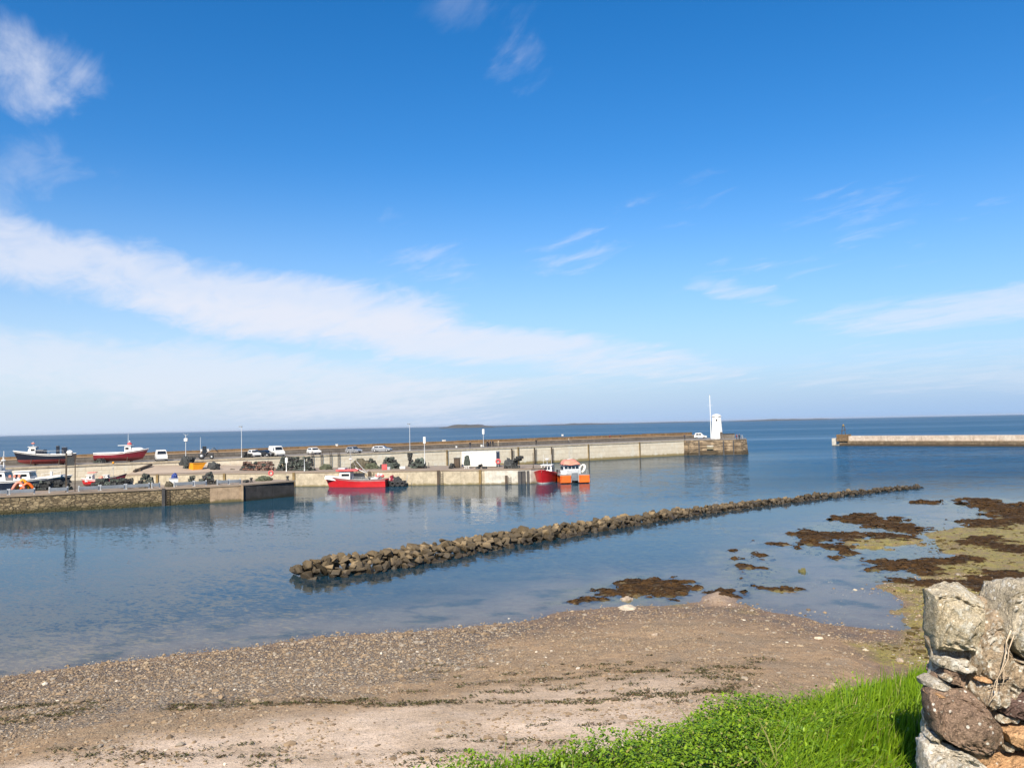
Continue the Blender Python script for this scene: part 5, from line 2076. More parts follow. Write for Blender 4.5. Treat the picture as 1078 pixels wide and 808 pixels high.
creels(362, 392, 492.6, ZJ, 4, 'dggd', "dark creel in the row behind the long red boat's mast", "creels behind the red boat's mast", 1, .8, 2.4)
creels(246, 259, 482.0, ZR, 3, 'd', "black creel in the heap on the pier left of the small white car", "black creels on the pier", 1, .8, 2)
creels(0, 17, 489.0, ZR, 4, 'd', "black creel in the heap left of the navy boat on the pier", "black creels left of the navy boat", 1, .2, 3)
creels(82, 96, 488.0, ZR, 2, 'dg', "dark creel stacked on the pier between the two laid up boats", "creels between the laid up boats", 1, .4, 3)
creels(24, 69, 516.5, ZQ, 3, 'dgdg', "dark creel in the row at the left end of the near quay", "creels at the near quay's left end", 1, .5, 1.3)
creels(86, 132, 514.5, ZQ, 3, 'dgdg', "dark creel in the low row on the near quay right of the tall board", "low creel row on the near quay", 2, .3, 1.3)
creels(135, 158, 512.5, ZQ, 4, 'dg', "dark creel in the rounded heap left of the white bin on the near quay", "creels left of the white bin", 1, .8, 1.3)
creels(189, 198, 511.0, ZQ, 4, 'g', "green creel in the small stack right of the white bin", "green creels right of the white bin", 1, .2, 1.5)
creels(200, 224, 510.5, ZQ, 4, 'ddgg', "dark creel in the double heap above the rubble quay's concrete stretch", "creels above the concrete stretch", 1, 1.0, 1.4)
creels(252, 262, 508.5, ZQ, 1, 'dg', "single layer dark creel near the black end of the quay", "creels near the quay's black end", 1, 0, 1.2)

heaps = [(193, 495.0, ZJ, 1.5, 1.0, 2.3, m_netd, "tall black net heap among the creels left of the orange yellow skip"),
         (222.5, 495.0, ZJ, 1.2, .8, 1.35, m_netd, "black net heap right of the orange yellow skip"),
         (537.5, 493.0, ZJ, 1.1, .8, 1.7, m_netd, "black net heap inside the creel pyramid by the container"),
         (342.5, 494.2, ZJ, 1.15, .8, 1.0, m_oldnet, "small olive net heap on the jetty left of the long red boat"),
         (378, 493.5, ZJ, 2.1, 1.1, 1.55, m_brownnet, "large dark rounded net heap behind the red boat's mast"),
         (391.5, 493.5, ZJ, 1.3, .9, .95, m_oldnet, "low olive net heap behind the long red boat's deck"),
         (412, 493.4, ZJ, 1.5, .9, 1.5, m_netg, "grey green net heap behind the red boat's stern"),
         (440, 492.3, ZJ, 1.2, .8, 1.5, m_netg, "pale green net heap among the creels by the banner pole"),
         (276, 506.2, ZQ, 1.1, .75, .62, m_oldnet, "low green net heap near the black end of the near quay"),
         (152, 513.5, ZQ, .9, .7, .7, m_brownnet, "small brown net heap on the near quay left of the white bin"),
         (176.5, 512.5, ZQ, .7, .6, .65, m_brownnet, "brown rope heap above the black ladder on the near quay"),
         (229, 508.8, ZQ, .6, .5, .5, m_brownnet, "little brown rope heap on the concrete stretch of quay"),
         (244, 495.0, ZJ, .5, .4, .35, m_brownnet, "little brown rope heap between the skip and the rust red creels")]
for i, (px, py, z, a, b, h, mt, lab) in enumerate(heaps):
    p = P(px, py, z)
    o = lump("net_heap", mt, None, (0, 0, 0), (a, b, h), 20 + i, 4, .4)
    o.location = (p.x, p.y + b, z - .01)
    tag(o, lab, "net heap")

# cabinet, wrapped gear and boxes on the jetty
p = P(481, 492.6, ZJ)
o = thing("cabinet", "dark brown cabinet standing left of the white container", "cabinet", (p.x, p.y + .5, ZJ), JA)
mb = MB()
mb.box(-.5, .5, -.4, .4, .08, 1.75, bev=.02)
mb.build("body", m_timber, o)
for sg in (-1, 1):
    mb = MB()
    mb.box(.02 if sg > 0 else -.47, .47 if sg > 0 else -.02, -.43, -.402, .14, 1.68)
    mb.build("door", m_timber, o)
mb = MB()
mb.box(-.56, .56, -.46, .46, 1.753, 1.82)
mb.build("lid", m_netd, o)
p = P(491.5, 493.2, ZJ)
o = thing("wrapped_gear", "upright grey green wrapped bundle before the left end of the container", "bundle", (p.x, p.y + .4, ZJ))
lump("netting", m_netg, o, (0, 0, .55), (.55, .45, 1.55), 51, 4, .25)
for xx in (-.35, 0, .35):
    mb = MB()
    mb.tube([(xx, -.3, 0), (xx * .6, -.25, .9)], .07)
    mb.build("pole", m_whitep, o)
p = P(404.5, 493.6, ZJ)
for (px, py, w, h, mt, lab) in ((404.5, 494.3, .9, .95, m_pinkred, "faded red fish box behind the red boat's stern"), (423.5, 493.4, 1.0, .45, m_whitep, "white fish box by the narrow black creel stack"),
                                (409, 494.4, .5, .5, m_galv, "small grey fish box beside the faded red one")):
    p = P(px, py, ZJ)
    o = thing("fish_box", lab, "fish box", (p.x, p.y + .35, ZJ), JA + .2)
    mb = MB()
    mb.box(-w / 2, w / 2, -.3, .3, 0, h, bev=.04)
    mb.build("body", mt, o)
    mb = MB()
    mb.box(-w / 2 - .03, w / 2 + .03, -.33, .33, h - .09, h + .004, bev=.02)
    mb.build("rim", mt, o)

# white bin with blue cloth on the near quay
p = P(181.5, 511.5, ZQ)
o = thing("fish_bin", "white fish bin on the near quay under a dark blue cloth", "bin", (p.x, p.y + .5, ZQ), QA)
mb = MB()
mb.box(-.62, .55, -.45, .45, .1, 1.0, bev=.06)
mb.build("tub", m_whitep, o)
mb = MB()
mb.box(-.66, .59, -.49, .49, 1.003, 1.09, bev=.03)
mb.build("lid", m_galv, o)
for xx in (-.4, .3):
    mb = MB()
    mb.box(xx - .09, xx + .09, -.4, .4, 0, .099)
    mb.build("foot", m_whitep, o)
o = lump("blue_cloth", m_blue, None, (0, 0, 0), (.42, .35, .75), 61, 3, .3)
o.location = (p.x + .05, p.y + .55, ZQ + 1.09)
tag(o, "dark blue cloth bundle lying on the white fish bin", "cloth")

# orange and white floats at the far left of the near quay
p = P(18, 517, ZQ)
o = thing("float_arch", "orange and yellow arched floats heaped on the near quay at the far left", "float", (p.x, p.y + 1.2, ZQ), QA)
for i, (x0, x1, h, y, mt) in enumerate(((-1.2, .3, 1.15, 0, m_coral), (-.2, 1.35, .95, .05, m_orange), (-.75, .75, 1.45, .4, m_yellow))):
    mb = MB()
    mb.tube([(x0 + (x1 - x0) * k / 10, y, max(.12, .15 + (h - .15) * math.sin(math.pi * k / 10))) for k in range(11)], .20, 9)
    mb.build("tube", mt, o)
mb = MB()
mb.ball((-.1, .1, .7), .33, sz=.8)
mb.build("float", m_whitep, o)


# ------------------------------------------------------------------ people
def body_mesh(pose):
    J = {'stand': dict(
        pel=(0, 0, .95), chest=(0, .01, 1.28), neck=(0, .0, 1.46), head=(0, -.02, 1.62), top=(0, -.01, 1.74), nose=(0, -.11, 1.61),
        sl=(-.19, 0, 1.42), el=(-.25, .03, 1.15), wl=(-.24, -.08, .92), hl=(-.235, -.11, .83), sr=(.19, 0, 1.42), er=(.25, .04, 1.15), wr=(.23, -.06, .92), hr=(.225, -.09, .83),
        tl=(-.10, 0, .90), kl=(-.11, -.02, .50), al=(-.12, .03, .09), fl=(-.13, -.14, .04), tr=(.10, 0, .90), kr=(.12, -.06, .50), ar=(.13, -.03, .09), fr=(.15, -.20, .04)),
        'sit': dict(
        pel=(0, 0, .12), chest=(0, -.05, .48), neck=(0, -.08, .66), head=(0, -.12, .81), top=(0, -.11, .93), nose=(0, -.21, .80),
        sl=(-.19, -.06, .62), el=(-.26, -.12, .36), wl=(-.16, -.34, .26), hl=(-.12, -.42, .24), sr=(.19, -.06, .62), er=(.26, -.12, .36), wr=(.16, -.34, .26), hr=(.12, -.42, .24),
        tl=(-.10, -.05, .10), kl=(-.12, -.47, .13), al=(-.12, -.50, -.32), fl=(-.13, -.66, -.38), tr=(.10, -.05, .10), kr=(.13, -.47, .13), ar=(.14, -.45, -.32), fr=(.16, -.61, -.38))}[pose]
    rad = dict(pel=.15, chest=.165, neck=.06, head=.098, top=.07, nose=.02, sl=.075, el=.05, wl=.035, hl=.04, sr=.075, er=.05, wr=.035, hr=.04, tl=.095, kl=.065, al=.045, fl=.04, tr=.095, kr=.065, ar=.045, fr=.04)
    E = [('pel', 'chest'), ('chest', 'neck'), ('neck', 'head'), ('head', 'top'), ('head', 'nose'), ('chest', 'sl'), ('sl', 'el'), ('el', 'wl'), ('wl', 'hl'), ('chest', 'sr'), ('sr', 'er'), ('er', 'wr'), ('wr', 'hr'),
         ('pel', 'tl'), ('tl', 'kl'), ('kl', 'al'), ('al', 'fl'), ('pel', 'tr'), ('tr', 'kr'), ('kr', 'ar'), ('ar', 'fr')]
    ks = list(J)
    me = bpy.data.meshes.new("body")
    me.from_pydata([J[k] for k in ks], [(ks.index(a), ks.index(b)) for a, b in E], [])
    o = bpy.data.objects.new("body", me)
    COL.objects.link(o)
    o.modifiers.new("Skin", 'SKIN')
    if not me.skin_vertices:
        bm = bmesh.new()
        bm.from_mesh(me)
        bm.verts.layers.skin.verify()
        bm.to_mesh(me)
        bm.free()
    for k, v in zip(ks, me.skin_vertices[0].data):
        v.radius = (rad[k], rad[k] * (.72 if k in ('chest', 'pel') else 1))
        v.use_root = (k == 'pel')
    o.modifiers.new("Sub", 'SUBSURF').render_levels = 1
    o.modifiers["Sub"].levels = 1
    dg = bpy.context.evaluated_depsgraph_get()
    out = bpy.data.meshes.new_from_object(o.evaluated_get(dg))
    bpy.data.objects.remove(o)
    neckz, waist = J['neck'][2], J['pel'][2] + .02
    mi = []
    for p in out.polygons:
        c = p.center
        hand = min((c - Vector(J['hl'])).length, (c - Vector(J['hr'])).length) < .09
        leg = False
        for a, b in (('tl', 'kl'), ('kl', 'al'), ('al', 'fl'), ('tr', 'kr'), ('kr', 'ar'), ('ar', 'fr')):
            A, B = Vector(J[a]), Vector(J[b])
            t = max(0, min(1, (c - A).dot(B - A) / (B - A).length_squared))
            if (c - A - (B - A) * t).length < rad[a] * 1.25:
                leg = True
        foot = min((c - Vector(J['fl'])).length, (c - Vector(J['fr'])).length) < .1
        if c.z > neckz + .03 or hand:
            mi.append(0)
        elif foot:
            mi.append(3)
        elif leg and not (c.z > waist + .03):
            mi.append(2)
        else:
            mi.append(1)
        p.use_smooth = True
    out.polygons.foreach_set('material_index', mi)
    for m in (m_skin, m_blue, m_darkcar, m_black):
        out.materials.append(m)
    hd = Vector(J['head'])
    hb = MB()
    hb.ball(hd + Vector((0, .025, .045)), .112, sz=1.02, sub=2)
    h_ = hb.build("hair", m_timber)
    hme = h_.data
    bpy.data.objects.remove(h_)
    return out, hme


BODY = {k: body_mesh(k) for k in ('stand', 'sit')}
m_khaki = M_basic("pale khaki cloth", (0.45, 0.38, 0.28), .85)
m_denim = M_basic("dark denim", (0.03, 0.04, 0.07), .85)
m_blackc = M_basic("black cloth", (0.014, 0.014, 0.016), .85)
m_wine = M_basic("wine red cloth", (0.16, 0.02, 0.03), .85)


def person(label, loc, face, pose, top, legs):
    bm_, hm_ = BODY[pose]
    me = bm_.copy()
    me.materials[1], me.materials[2] = top, legs
    o = bpy.data.objects.new("person", me)
    COL.objects.link(o)
    o.location = loc
    o.rotation_euler.z = face
    tag(o, label, "person", "people on the pier")
    h = bpy.data.objects.new("hair", hm_)
    COL.objects.link(h)
    h.parent = o
    return o


def pier_person(px, t, label, face, pose, top, legs, z=ZR):
    w = pw(pier_s(px, t), t, z)
    return person(label, w, face, pose, top, legs)


pier_person(564.6, 4.5, "person in black standing on the pier above the small red boat", .3, 'stand', m_blackc, m_blackc)
pier_person(513.2, 8.2, "person in dark clothes standing right beside the signed post on the pier", 1.2, 'stand', m_blackc, m_denim)
pier_person(516.2, 9.0, "person in dark blue in the middle of the trio by the signed post", -2.0, 'stand', m_denim, m_blackc)
pier_person(519.0, 8.6, "person in black on the right of the trio by the signed post", 2.4, 'stand', m_blackc, m_blackc)
pier_person(524.6, 9.2, "person in pale khaki standing alone on the pier right of the trio", -1.3, 'stand', m_khaki, m_khaki)
pier_person(495.0, 1.6, "person in dark clothes standing at the pier edge above the container's left end", .4, 'stand', m_blackc, m_denim)
pier_person(599.0, 8.0, "person in a pale top walking on the pier above the orange boat", 1.6, 'stand', m_khaki, m_denim)
pier_person(642.2, 11.6, "person in wine red sitting on the parapet ledge, left one of two", PA, 'sit', m_wine, m_blackc, 5.602)
pier_person(653.2, 11.6, "person in black sitting on the parapet ledge, right one of two", PA, 'sit', m_blackc, m_denim, 5.602)
for px, py, lab, top, legs in ((776.0, 463.3, "person in wine red at the railing on the pier's tip", m_wine, m_denim), (778.6, 463.2, "person in black at the railing on the pier's tip", m_blackc, m_blackc),
                               (721.0, 463.0, "person in dark blue standing near the steps beside the white estate car", m_denim, m_blackc)):
    p = P(px, py, ZR)
    person(lab, (p.x, p.y + .3, ZR + .03), .5, 'stand', top, legs)
# ------------------------------------------------------------------ rock breakwater
m, nt, bs = new_mat("armour rock")
co = nt.objco()
geo = nt.node('ShaderNodeNewGeometry')
pz = nt.sep(geo.outputs['Position'])[2]
rnd = nt.node('ShaderNodeObjectInfo').outputs['Random']
isl = geo.outputs['Random Per Island']
rr = nt.math('FRACT', nt.math('ADD', rnd, nt.math('MULTIPLY', isl, 3.7)))
base = nt.mix(nt.ramp(rr, 0, 1, 0, 1, False), (0.118, 0.086, 0.046), (0.036, 0.030, 0.020))
base = nt.mix(nt.ramp(rr, .72, .8), base, (0.235, 0.17, 0.092))
g1 = nt.noise(geo.outputs['Position'], 2.3, 6, .65)
g2 = nt.noise(geo.outputs['Position'], 11, 4, .7)
base = nt.mix(nt.ramp(g1, .4, .68, 0, .7), base, (0.085, 0.065, 0.042))
base = nt.mix(nt.ramp(g2, .55, .75, 0, .6), base, (0.19, 0.145, 0.085))
wet = nt.ramp(nt.math('ADD', pz, nt.math('MULTIPLY', nt.math('SUBTRACT', g1, .5), .5)), .15, .75, 1, 0)  # tide-wet band, drawn high so it also paints shade on lower sides
base = nt.mix(nt.math('MULTIPLY', wet, .88), base, (0.026, 0.020, 0.012))
nt.put(bs.inputs['Base Color'], base)
nt.put(bs.inputs['Roughness'], nt.math('SUBTRACT', .9, nt.math('MULTIPLY', wet, .35)))
bs.inputs['Specular IOR Level'].default_value = .3
nt.l.new(nt.bump(nt.math('ADD', g1, nt.math('MULTIPLY', g2, .5)), .8, .08), bs.inputs['Normal'])
M_ROCK = m


def rock_mesh(seed):
    rr_ = random.Random(seed)
    bm = bmesh.new()
    sx, sy, sz = rr_.uniform(.45, .65), rr_.uniform(.34, .5), rr_.uniform(.28, .42)
    for _ in range(11):
        v = Vector((rr_.uniform(-1, 1), rr_.uniform(-1, 1), rr_.uniform(-1, 1)))
        k = max(abs(v.x), abs(v.y), abs(v.z)) * .55 + v.length * .45
        v /= k
        bm.verts.new((v.x * sx, v.y * sy, v.z * sz))
    r_ = bmesh.ops.convex_hull(bm, input=bm.verts)
    bmesh.ops.delete(bm, geom=[g for g in r_['geom_interior'] if isinstance(g, bmesh.types.BMVert)], context='VERTS')
    bmesh.ops.dissolve_limit(bm, angle_limit=R(14), verts=bm.verts, edges=bm.edges)
    bmesh.ops.bevel(bm, geom=bm.edges[:], offset=.018, segments=1, affect='EDGES')
    bmesh.ops.triangulate(bm, faces=bm.faces)
    me = bpy.data.meshes.new("boulder")
    bm.to_mesh(me)
    bm.free()
    me.materials.append(M_ROCK)
    return me


ROCKS = [rock_mesh(100 + i) for i in range(14)]
ROCK_NP = []
for me in ROCKS:
    v = np.array([p.co[:] for p in me.vertices])
    f = np.array([p.vertices[:] for p in me.polygons])
    ROCK_NP.append((v, f))
CL_PX = [(316, 599), (350, 595), (420, 585.5), (500, 571), (600, 555), (700, 540), (800, 527), (880, 518), (930, 513), (966, 509.3)]
CLW = [P(a, b, .45) for a, b in CL_PX]
seg = [(CLW[i + 1] - CLW[i]).length for i in range(len(CLW) - 1)]
TOT = sum(seg)


def cl_at(s):
    for i, l in enumerate(seg):
        if s <= l or i == len(seg) - 1:
            t = s / l
            d = (CLW[i + 1] - CLW[i]).normalized()
            return CLW[i].lerp(CLW[i + 1], t), d
        s -= l


spots = []
s = .1
rq = random.Random(5)
while s < TOT:
    c, d = cl_at(max(0, s))
    if s < 0:
        c = c + d * s
    nrm = Vector((-d.y, d.x, 0))
    fr = max(0, s) / TOT
    hw = .85 + 1.55 * (1 - fr) ** 1.5
    crest = .20 + .72 * (1 - fr) ** 1.4
    hw *= min(1, .45 + max(0, s - .1) / 3.5)
    o_ = -hw
    while o_ <= hw:
        u = abs(o_) / hw
        z = crest * (1 - u ** 1.7) * min(1, .55 + (s + .6) / 5) - .08
        p = c + nrm * (o_ + rq.uniform(-.2, .2)) + d * rq.uniform(-.3, .3)
        sc = rq.uniform(.40, 1.0) * (1.0 if rq.random() < .88 else 1.35) * (1 - .25 * fr)
        spots.append((p.x, p.y, z + rq.uniform(-.18, .22), sc))
        o_ += .46
    s += .50
mdist = lambda q: math.hypot(q[0], q[1])
# nearest the camera and on the seen side first
order = sorted(range(len(spots)), key=lambda i: mdist(spots[i]) - 2.0 * spots[i][2] - 1.5 * spots[i][3])
N_IND = 295
pieces_v, pieces_f, nv_ = [], [], 0
for rank, i in enumerate(order):
    x, y, z, sc = spots[i]
    k = rq.randrange(len(ROCKS))
    e = Euler((rq.uniform(-.5, .5), rq.uniform(-.5, .5), rq.uniform(0, 6.28)))
    if rank < N_IND:
        o = bpy.data.objects.new("boulder", ROCKS[k])
        COL.objects.link(o)
        o.location, o.rotation_euler, o.scale = (x, y, z), e, (sc * rq.uniform(.85, 1.25), sc, sc * rq.uniform(.65, 1.0))
        tag(o, "rough brown boulder piled at the wider near end of the low rock breakwater", "boulder", "boulders of the rock breakwater")
    else:
        Mx = np.array((e.to_matrix() * sc))
        v, f = ROCK_NP[k]
        pieces_v.append(v @ Mx.T + np.array([x, y, z]))
        pieces_f.append(f + nv_)
        nv_ += len(v)
o = np_mesh("boulders", np.concatenate(pieces_v), np.concatenate(pieces_f), M_ROCK, False, kind="stuff")
tag(o, "long low line of wet brown boulders running out across the bay", "boulders")

# ------------------------------------------------------------------ shingle, wrack and stones on the beach
m, nt, bs = new_mat("loose pebbles")
isl = nt.node('ShaderNodeNewGeometry').outputs['Random Per Island']
c = nt.mix(nt.ramp(isl, 0, .6, 0, 1, False), (0.11, 0.077, 0.047), (0.26, 0.184, 0.11))
c = nt.mix(nt.ramp(isl, .62, .70), c, (0.25, 0.21, 0.16))
c = nt.mix(nt.ramp(isl, .86, .90), c, (0.295, 0.225, 0.145))
c = nt.mix(nt.ramp(isl, .985, .99), c, (0.54, 0.47, 0.37))
nt.put(bs.inputs['Base Color'], c)
bs.inputs['Roughness'].default_value = .85
M_PEB = m
bm = bmesh.new()
bmesh.ops.create_icosphere(bm, subdivisions=1, radius=1)
IV = np.array([v.co[:] for v in bm.verts])
IF = np.array([[v.index for v in f.verts] for f in bm.faces])
bm.free()


def scatter(name, xs, ys, zs, rad, flat, mat_, label, cat_):
    n = len(xs)
    a = RNG.uniform(0, 6.28, n)
    sc = np.stack([rad * RNG.uniform(.8, 1.5, n), rad * RNG.uniform(.7, 1.1, n), rad * flat * RNG.uniform(.7, 1.2, n)], -1)
    V = IV[None] * (1 + RNG.uniform(-.22, .22, (n, len(IV), 1)))
    V = V * sc[:, None, :]
    ca, sa = np.cos(a)[:, None], np.sin(a)[:, None]
    X = V[:, :, 0] * ca - V[:, :, 1] * sa + xs[:, None]
    Y = V[:, :, 0] * sa + V[:, :, 1] * ca + ys[:, None]
    Z = V[:, :, 2] + zs[:, None]
    F = IF[None] + (np.arange(n) * len(IV))[:, None, None]
    o = np_mesh(name, np.stack([X, Y, Z], -1).reshape(-1, 3), F.reshape(-1, 3), mat_, False, kind="stuff")
    return tag(o, label, cat_)


def beach_pts(n, dens, xr=(-34, 30), yr=(12, 52)):
    x, y = RNG.uniform(*xr, n), RNG.uniform(*yr, n)
    z, d, w, a, b, k = terrain(x, y, True)
    keep = (b < .02) & (z > -.35) & (RNG.uniform(0, 1, n) < dens(x, y, z, d, w, a, k))
    return x[keep], y[keep], z[keep]


def d_shingle(x, y, z, d, w, a, k):
    kk = k + (fbm(x / 4, y / 4, 3, 41) - .5) * .25
    main = sstep(-1.2, .4, d) * sstep(13.5, 8.5, d + (fbm(x / 2.5, y / 2.5, 3, 52) - .5) * 6) * sstep(.16, -.10, kk)
    strip = .30 * sstep(-.8, .6, d) * sstep(6.5, 2.5, d)
    sparse = .05 + .38 * sstep(.48, .62, fbm(x / 1.9, y / 1.3, 4, 55))
    right = .16 * sstep(.28, .36, k) * sstep(.42, .62, fbm(x / 1.2, y / 1.2, 3, 56))
    return np.clip(np.maximum.reduce([main, strip, sparse * sstep(-1, 0, d), right]) * (1 - w * .8), 0, 1)


x, y, z = beach_pts(300000, d_shingle)
rad = np.exp(RNG.normal(math.log(.024), .58, len(x)))
rad = np.clip(rad, .015, .16)
scatter("pebbles", x, y, z + rad * .10, rad, .6, M_PEB, "shingle of grey and brown pebbles along the water's edge", "pebbles")

# dark stones and weed lumps strewn over the algae flats
x, y = RNG.uniform(8, 62, 60000), RNG.uniform(26, 92, 60000)
z, d, w, a, b, k = terrain(x, y, True)
kp = (a > .5) & (w < .5) & (np.abs(x / y) < .68) & (RNG.uniform(0, 1, len(x)) < .06 + .5 * sstep(.52, .66, fbm(x / 2.2, y / 2.2, 4, 58)))
x, y, z = x[kp], y[kp], z[kp]
rad = np.clip(np.exp(RNG.normal(math.log(.07), .5, len(x))), .03, .3)
m_flat = M_basic("weedy stones", (0.085, 0.062, 0.022), .9, (0.045, 0.032, 0.012), .8, spec=.1)
scatter("weedy_stones", x, y, z, rad, .4, m_flat, "dark weedy stones strewn over the olive algae flats at the right", "stones")

# bigger stones that catch the eye, each on its own
m_slab = M_basic("pale tan slab", (0.50, 0.42, 0.31), .9, (0.38, 0.31, 0.22), 2, .5, 8)
m_bigst = M_basic("beach stone", (0.34, 0.27, 0.20), .9, (0.22, 0.17, 0.12), 3, .5, 8)


def stone(px, py, s, mt, label, seed, sink=.1):
    p = ground(px, py)
    o = lump("beach_stone", mt, None, (0, 0, 0), s, seed, 3, .35)
    o.location = (p.x, p.y, p.z - s[2] * sink)
    o.rotation_euler.z = seed * 1.7
    tag(o, label, "stone")


stone(660, 640, (.62, .48, .16), m_slab, "flat pale tan slab at the water's edge below the brown reef", 71)
stone(862, 672, (.17, .13, .13), m_slab, "pale rounded stone on the sand left of the grass bank", 72, .2)
stone(947, 695, (.20, .15, .12), m_bigst, "brown stone just above the grass beside the stone wall", 73, .2)
stone(911, 684, (.13, .1, .08), m_slab, "small pale stone on the sand above the grass edge", 74, .2)
stone(845, 603.5, (.32, .28, .42), M_basic("weedy stone", (0.11, 0.10, 0.03), .9, (0.05, 0.045, 0.015), 3, .5, 8), "upright weedy stone standing alone in the shallow water", 75, .25)
stone(660, 631.5, (.42, .36, .30), m_bigst, "small dark stone beside the brown reef in the shallows", 76, .3)
stone(900, 621, (.16, .13, .12), m_slab, "small pale stone in the shallow pool", 77, .3)
stone(690, 668, (.2, .15, .1), m_bigst, "lone brown stone on the gravelly sand in mid beach", 78, .2)

# wrack: torn strips of dried weed left in lines
m, nt, bs = new_mat("dried wrack")
isl = nt.node('ShaderNodeNewGeometry').outputs['Random Per Island']
c = nt.mix(isl, (0.030, 0.028, 0.008), (0.105, 0.100, 0.022))
c = nt.mix(nt.ramp(isl, .75, .85), c, (0.10, 0.055, 0.025))
nt.put(bs.inputs['Base Color'], c)
bs.inputs['Roughness'].default_value = .8
M_WRACK = m


def strips(name, cx, cy, n_each, spread, ln, wd, mat_, label, cat_, lift=.03):
    V, F = [], []
    q = 0
    rr_ = np.random.default_rng(len(cx) + 3)
    for x0, y0, sp in zip(cx, cy, spread):
        k = int(n_each * sp * rr_.uniform(.6, 1.4)) + 2
        px_ = x0 + rr_.normal(0, .34 * sp, k)
        py_ = y0 + rr_.normal(0, .13 * sp, k)
        an = rr_.normal(0, .7, k)
        L_ = rr_.uniform(.5, 1.4, k) * ln
        for i in range(k):
            pts = []
            a = an[i]
            x, y = px_[i], py_[i]
            for j in range(4):
                pts.append((x, y))
                x += math.cos(a) * L_[i] / 3
                y += math.sin(a) * L_[i] / 3
                a += rr_.normal(0, .5)
            for j, (x, y) in enumerate(pts):
                w = wd * (1, 1.3, 1, .3)[j] * rr_.uniform(.6, 1.3)
                nx, ny = -math.sin(a) * w / 2, math.cos(a) * w / 2
                h = lift * rr_.uniform(.3, 2.2)
                V += [(x + nx, y + ny, h), (x - nx, y - ny, h + rr_.uniform(-.01, .02))]
            for j in range(3):
                F.append((q + 2 * j, q + 2 * j + 1, q + 2 * j + 3, q + 2 * j + 2))
            q += 8
    V = np.array(V)
    V[:, 2] += terrain(V[:, 0], V[:, 1])
    o = np_mesh(name, V, np.array(F), mat_, False, kind="stuff")
    return tag(o, label, cat_)


def line_px(pts, n, jy=2.0):
    r = []
    for i in range(n):
        t = (i + random.random()) / n * (len(pts) - 1)
        k = min(int(t), len(pts) - 2)
        u = t - k
        g = ground(pts[k][0] + (pts[k + 1][0] - pts[k][0]) * u, pts[k][1] + (pts[k + 1][1] - pts[k][1]) * u + random.gauss(0, jy))
        r.append((g.x, g.y))
    return r


cs = []
cs += line_px([(-30, 765), (30, 756), (90, 749)], 34, 2.2)
cs += line_px([(0, 745), (60, 741), (120, 737)], 16, 1.2)
cs += line_px([(170, 745), (260, 742), (330, 739), (400, 741)], 62, 2.0)
cs += line_px([(400, 742), (470, 739), (540, 740), (600, 739)], 40, 1.6)
cs += line_px([(610, 737), (680, 734), (745, 728), (775, 722)], 52, 2.0)
cs += line_px([(560, 710), (640, 706), (720, 708), (800, 704)], 95, 6)
cs += line_px([(60, 795), (170, 792), (300, 800)], 34, 7)
cs += line_px([(420, 795), (500, 788), (640, 758)], 24, 8)
cs += line_px([(430, 715), (560, 720), (700, 718)], 60, 10)
cs = [c for c in cs if random.random() < .72]
sp = [random.choice((.25, .3, .5, .8, 1.3)) for _ in cs]
strips("seaweed", [c[0] for c in cs], [c[1] for c in cs], 34, sp, .13, .030, M_WRACK, "dark dried seaweed washed up in broken lines across the sand", "seaweed")

# bladder wrack lying on the reefs
bx, by = RNG.uniform(2, 62, 90000), RNG.uniform(34, 110, 90000)
z, d, w, a, b, k = terrain(bx, by, True)
kp = (w > .55) & (z > -.02) & (np.abs(bx / by) < .66)
bx, by = bx[kp], by[kp]
sel = RNG.permutation(len(bx))[:5200]
m_rw = M_basic("reef weed", (0.066, 0.035, 0.012), .9, (0.026, 0.015, 0.006), .9, spec=.1)
V, F = [], []
q = 0
for i in sel:
    x0, y0 = bx[i], by[i]
    for _ in range(3):
        a = RNG.uniform(0, 6.28)
        L_ = RNG.uniform(.10, .28) * (1 + y0 / 100)
        w_ = L_ * .35
        dx_, dy_ = math.cos(a) * L_, math.sin(a) * L_
        nx, ny = -math.sin(a) * w_, math.cos(a) * w_
        V += [(x0 - nx * .4, y0 - ny * .4, .02), (x0 + nx * .4, y0 + ny * .4, .02), (x0 + dx_ * .5 + nx, y0 + dy_ * .5 + ny, RNG.uniform(.01, .05)), (x0 + dx_ * .5 - nx, y0 + dy_ * .5 - ny, RNG.uniform(.01, .05)),
              (x0 + dx_ + nx * .3, y0 + dy_ + ny * .3, .01), (x0 + dx_ - nx * .3, y0 + dy_ - ny * .3, .01)]
        F += [(q, q + 1, q + 2, q + 3), (q + 3, q + 2, q + 4, q + 5)]
        q += 6
V = np.array(V)
V[:, 2] += terrain(V[:, 0], V[:, 1])
tag(np_mesh("reef_seaweed", V, np.array(F), m_rw, False, kind="stuff"), "brown bladder wrack covering the low reefs at the right", "seaweed")

# ------------------------------------------------------------------ grass and leafy cover on the bank
m, nt, bs = new_mat("grass blade")
isl = nt.node('ShaderNodeNewGeometry').outputs['Random Per Island']
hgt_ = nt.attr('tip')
c = nt.mix(isl, (0.075, 0.165, 0.005), (0.23, 0.35, 0.012))
c = nt.mix(nt.ramp(isl, .925, .94), c, (0.32, 0.28, 0.11))
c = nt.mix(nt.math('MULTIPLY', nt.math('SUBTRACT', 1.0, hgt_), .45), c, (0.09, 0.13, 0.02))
nt.put(bs.inputs['Base Color'], c)
bs.inputs['Roughness'].default_value = .5
bs.inputs['Specular IOR Level'].default_value = .15
trl = nt.node('ShaderNodeBsdfTranslucent')
nt.put(trl.inputs[0], nt.mix(.5, c, (0.22, 0.40, 0.01)))
mxs = nt.node('ShaderNodeMixShader')
mxs.inputs[0].default_value = .35
nt.l.new(bs.outputs[0], mxs.inputs[1])
nt.l.new(trl.outputs[0], mxs.inputs[2])
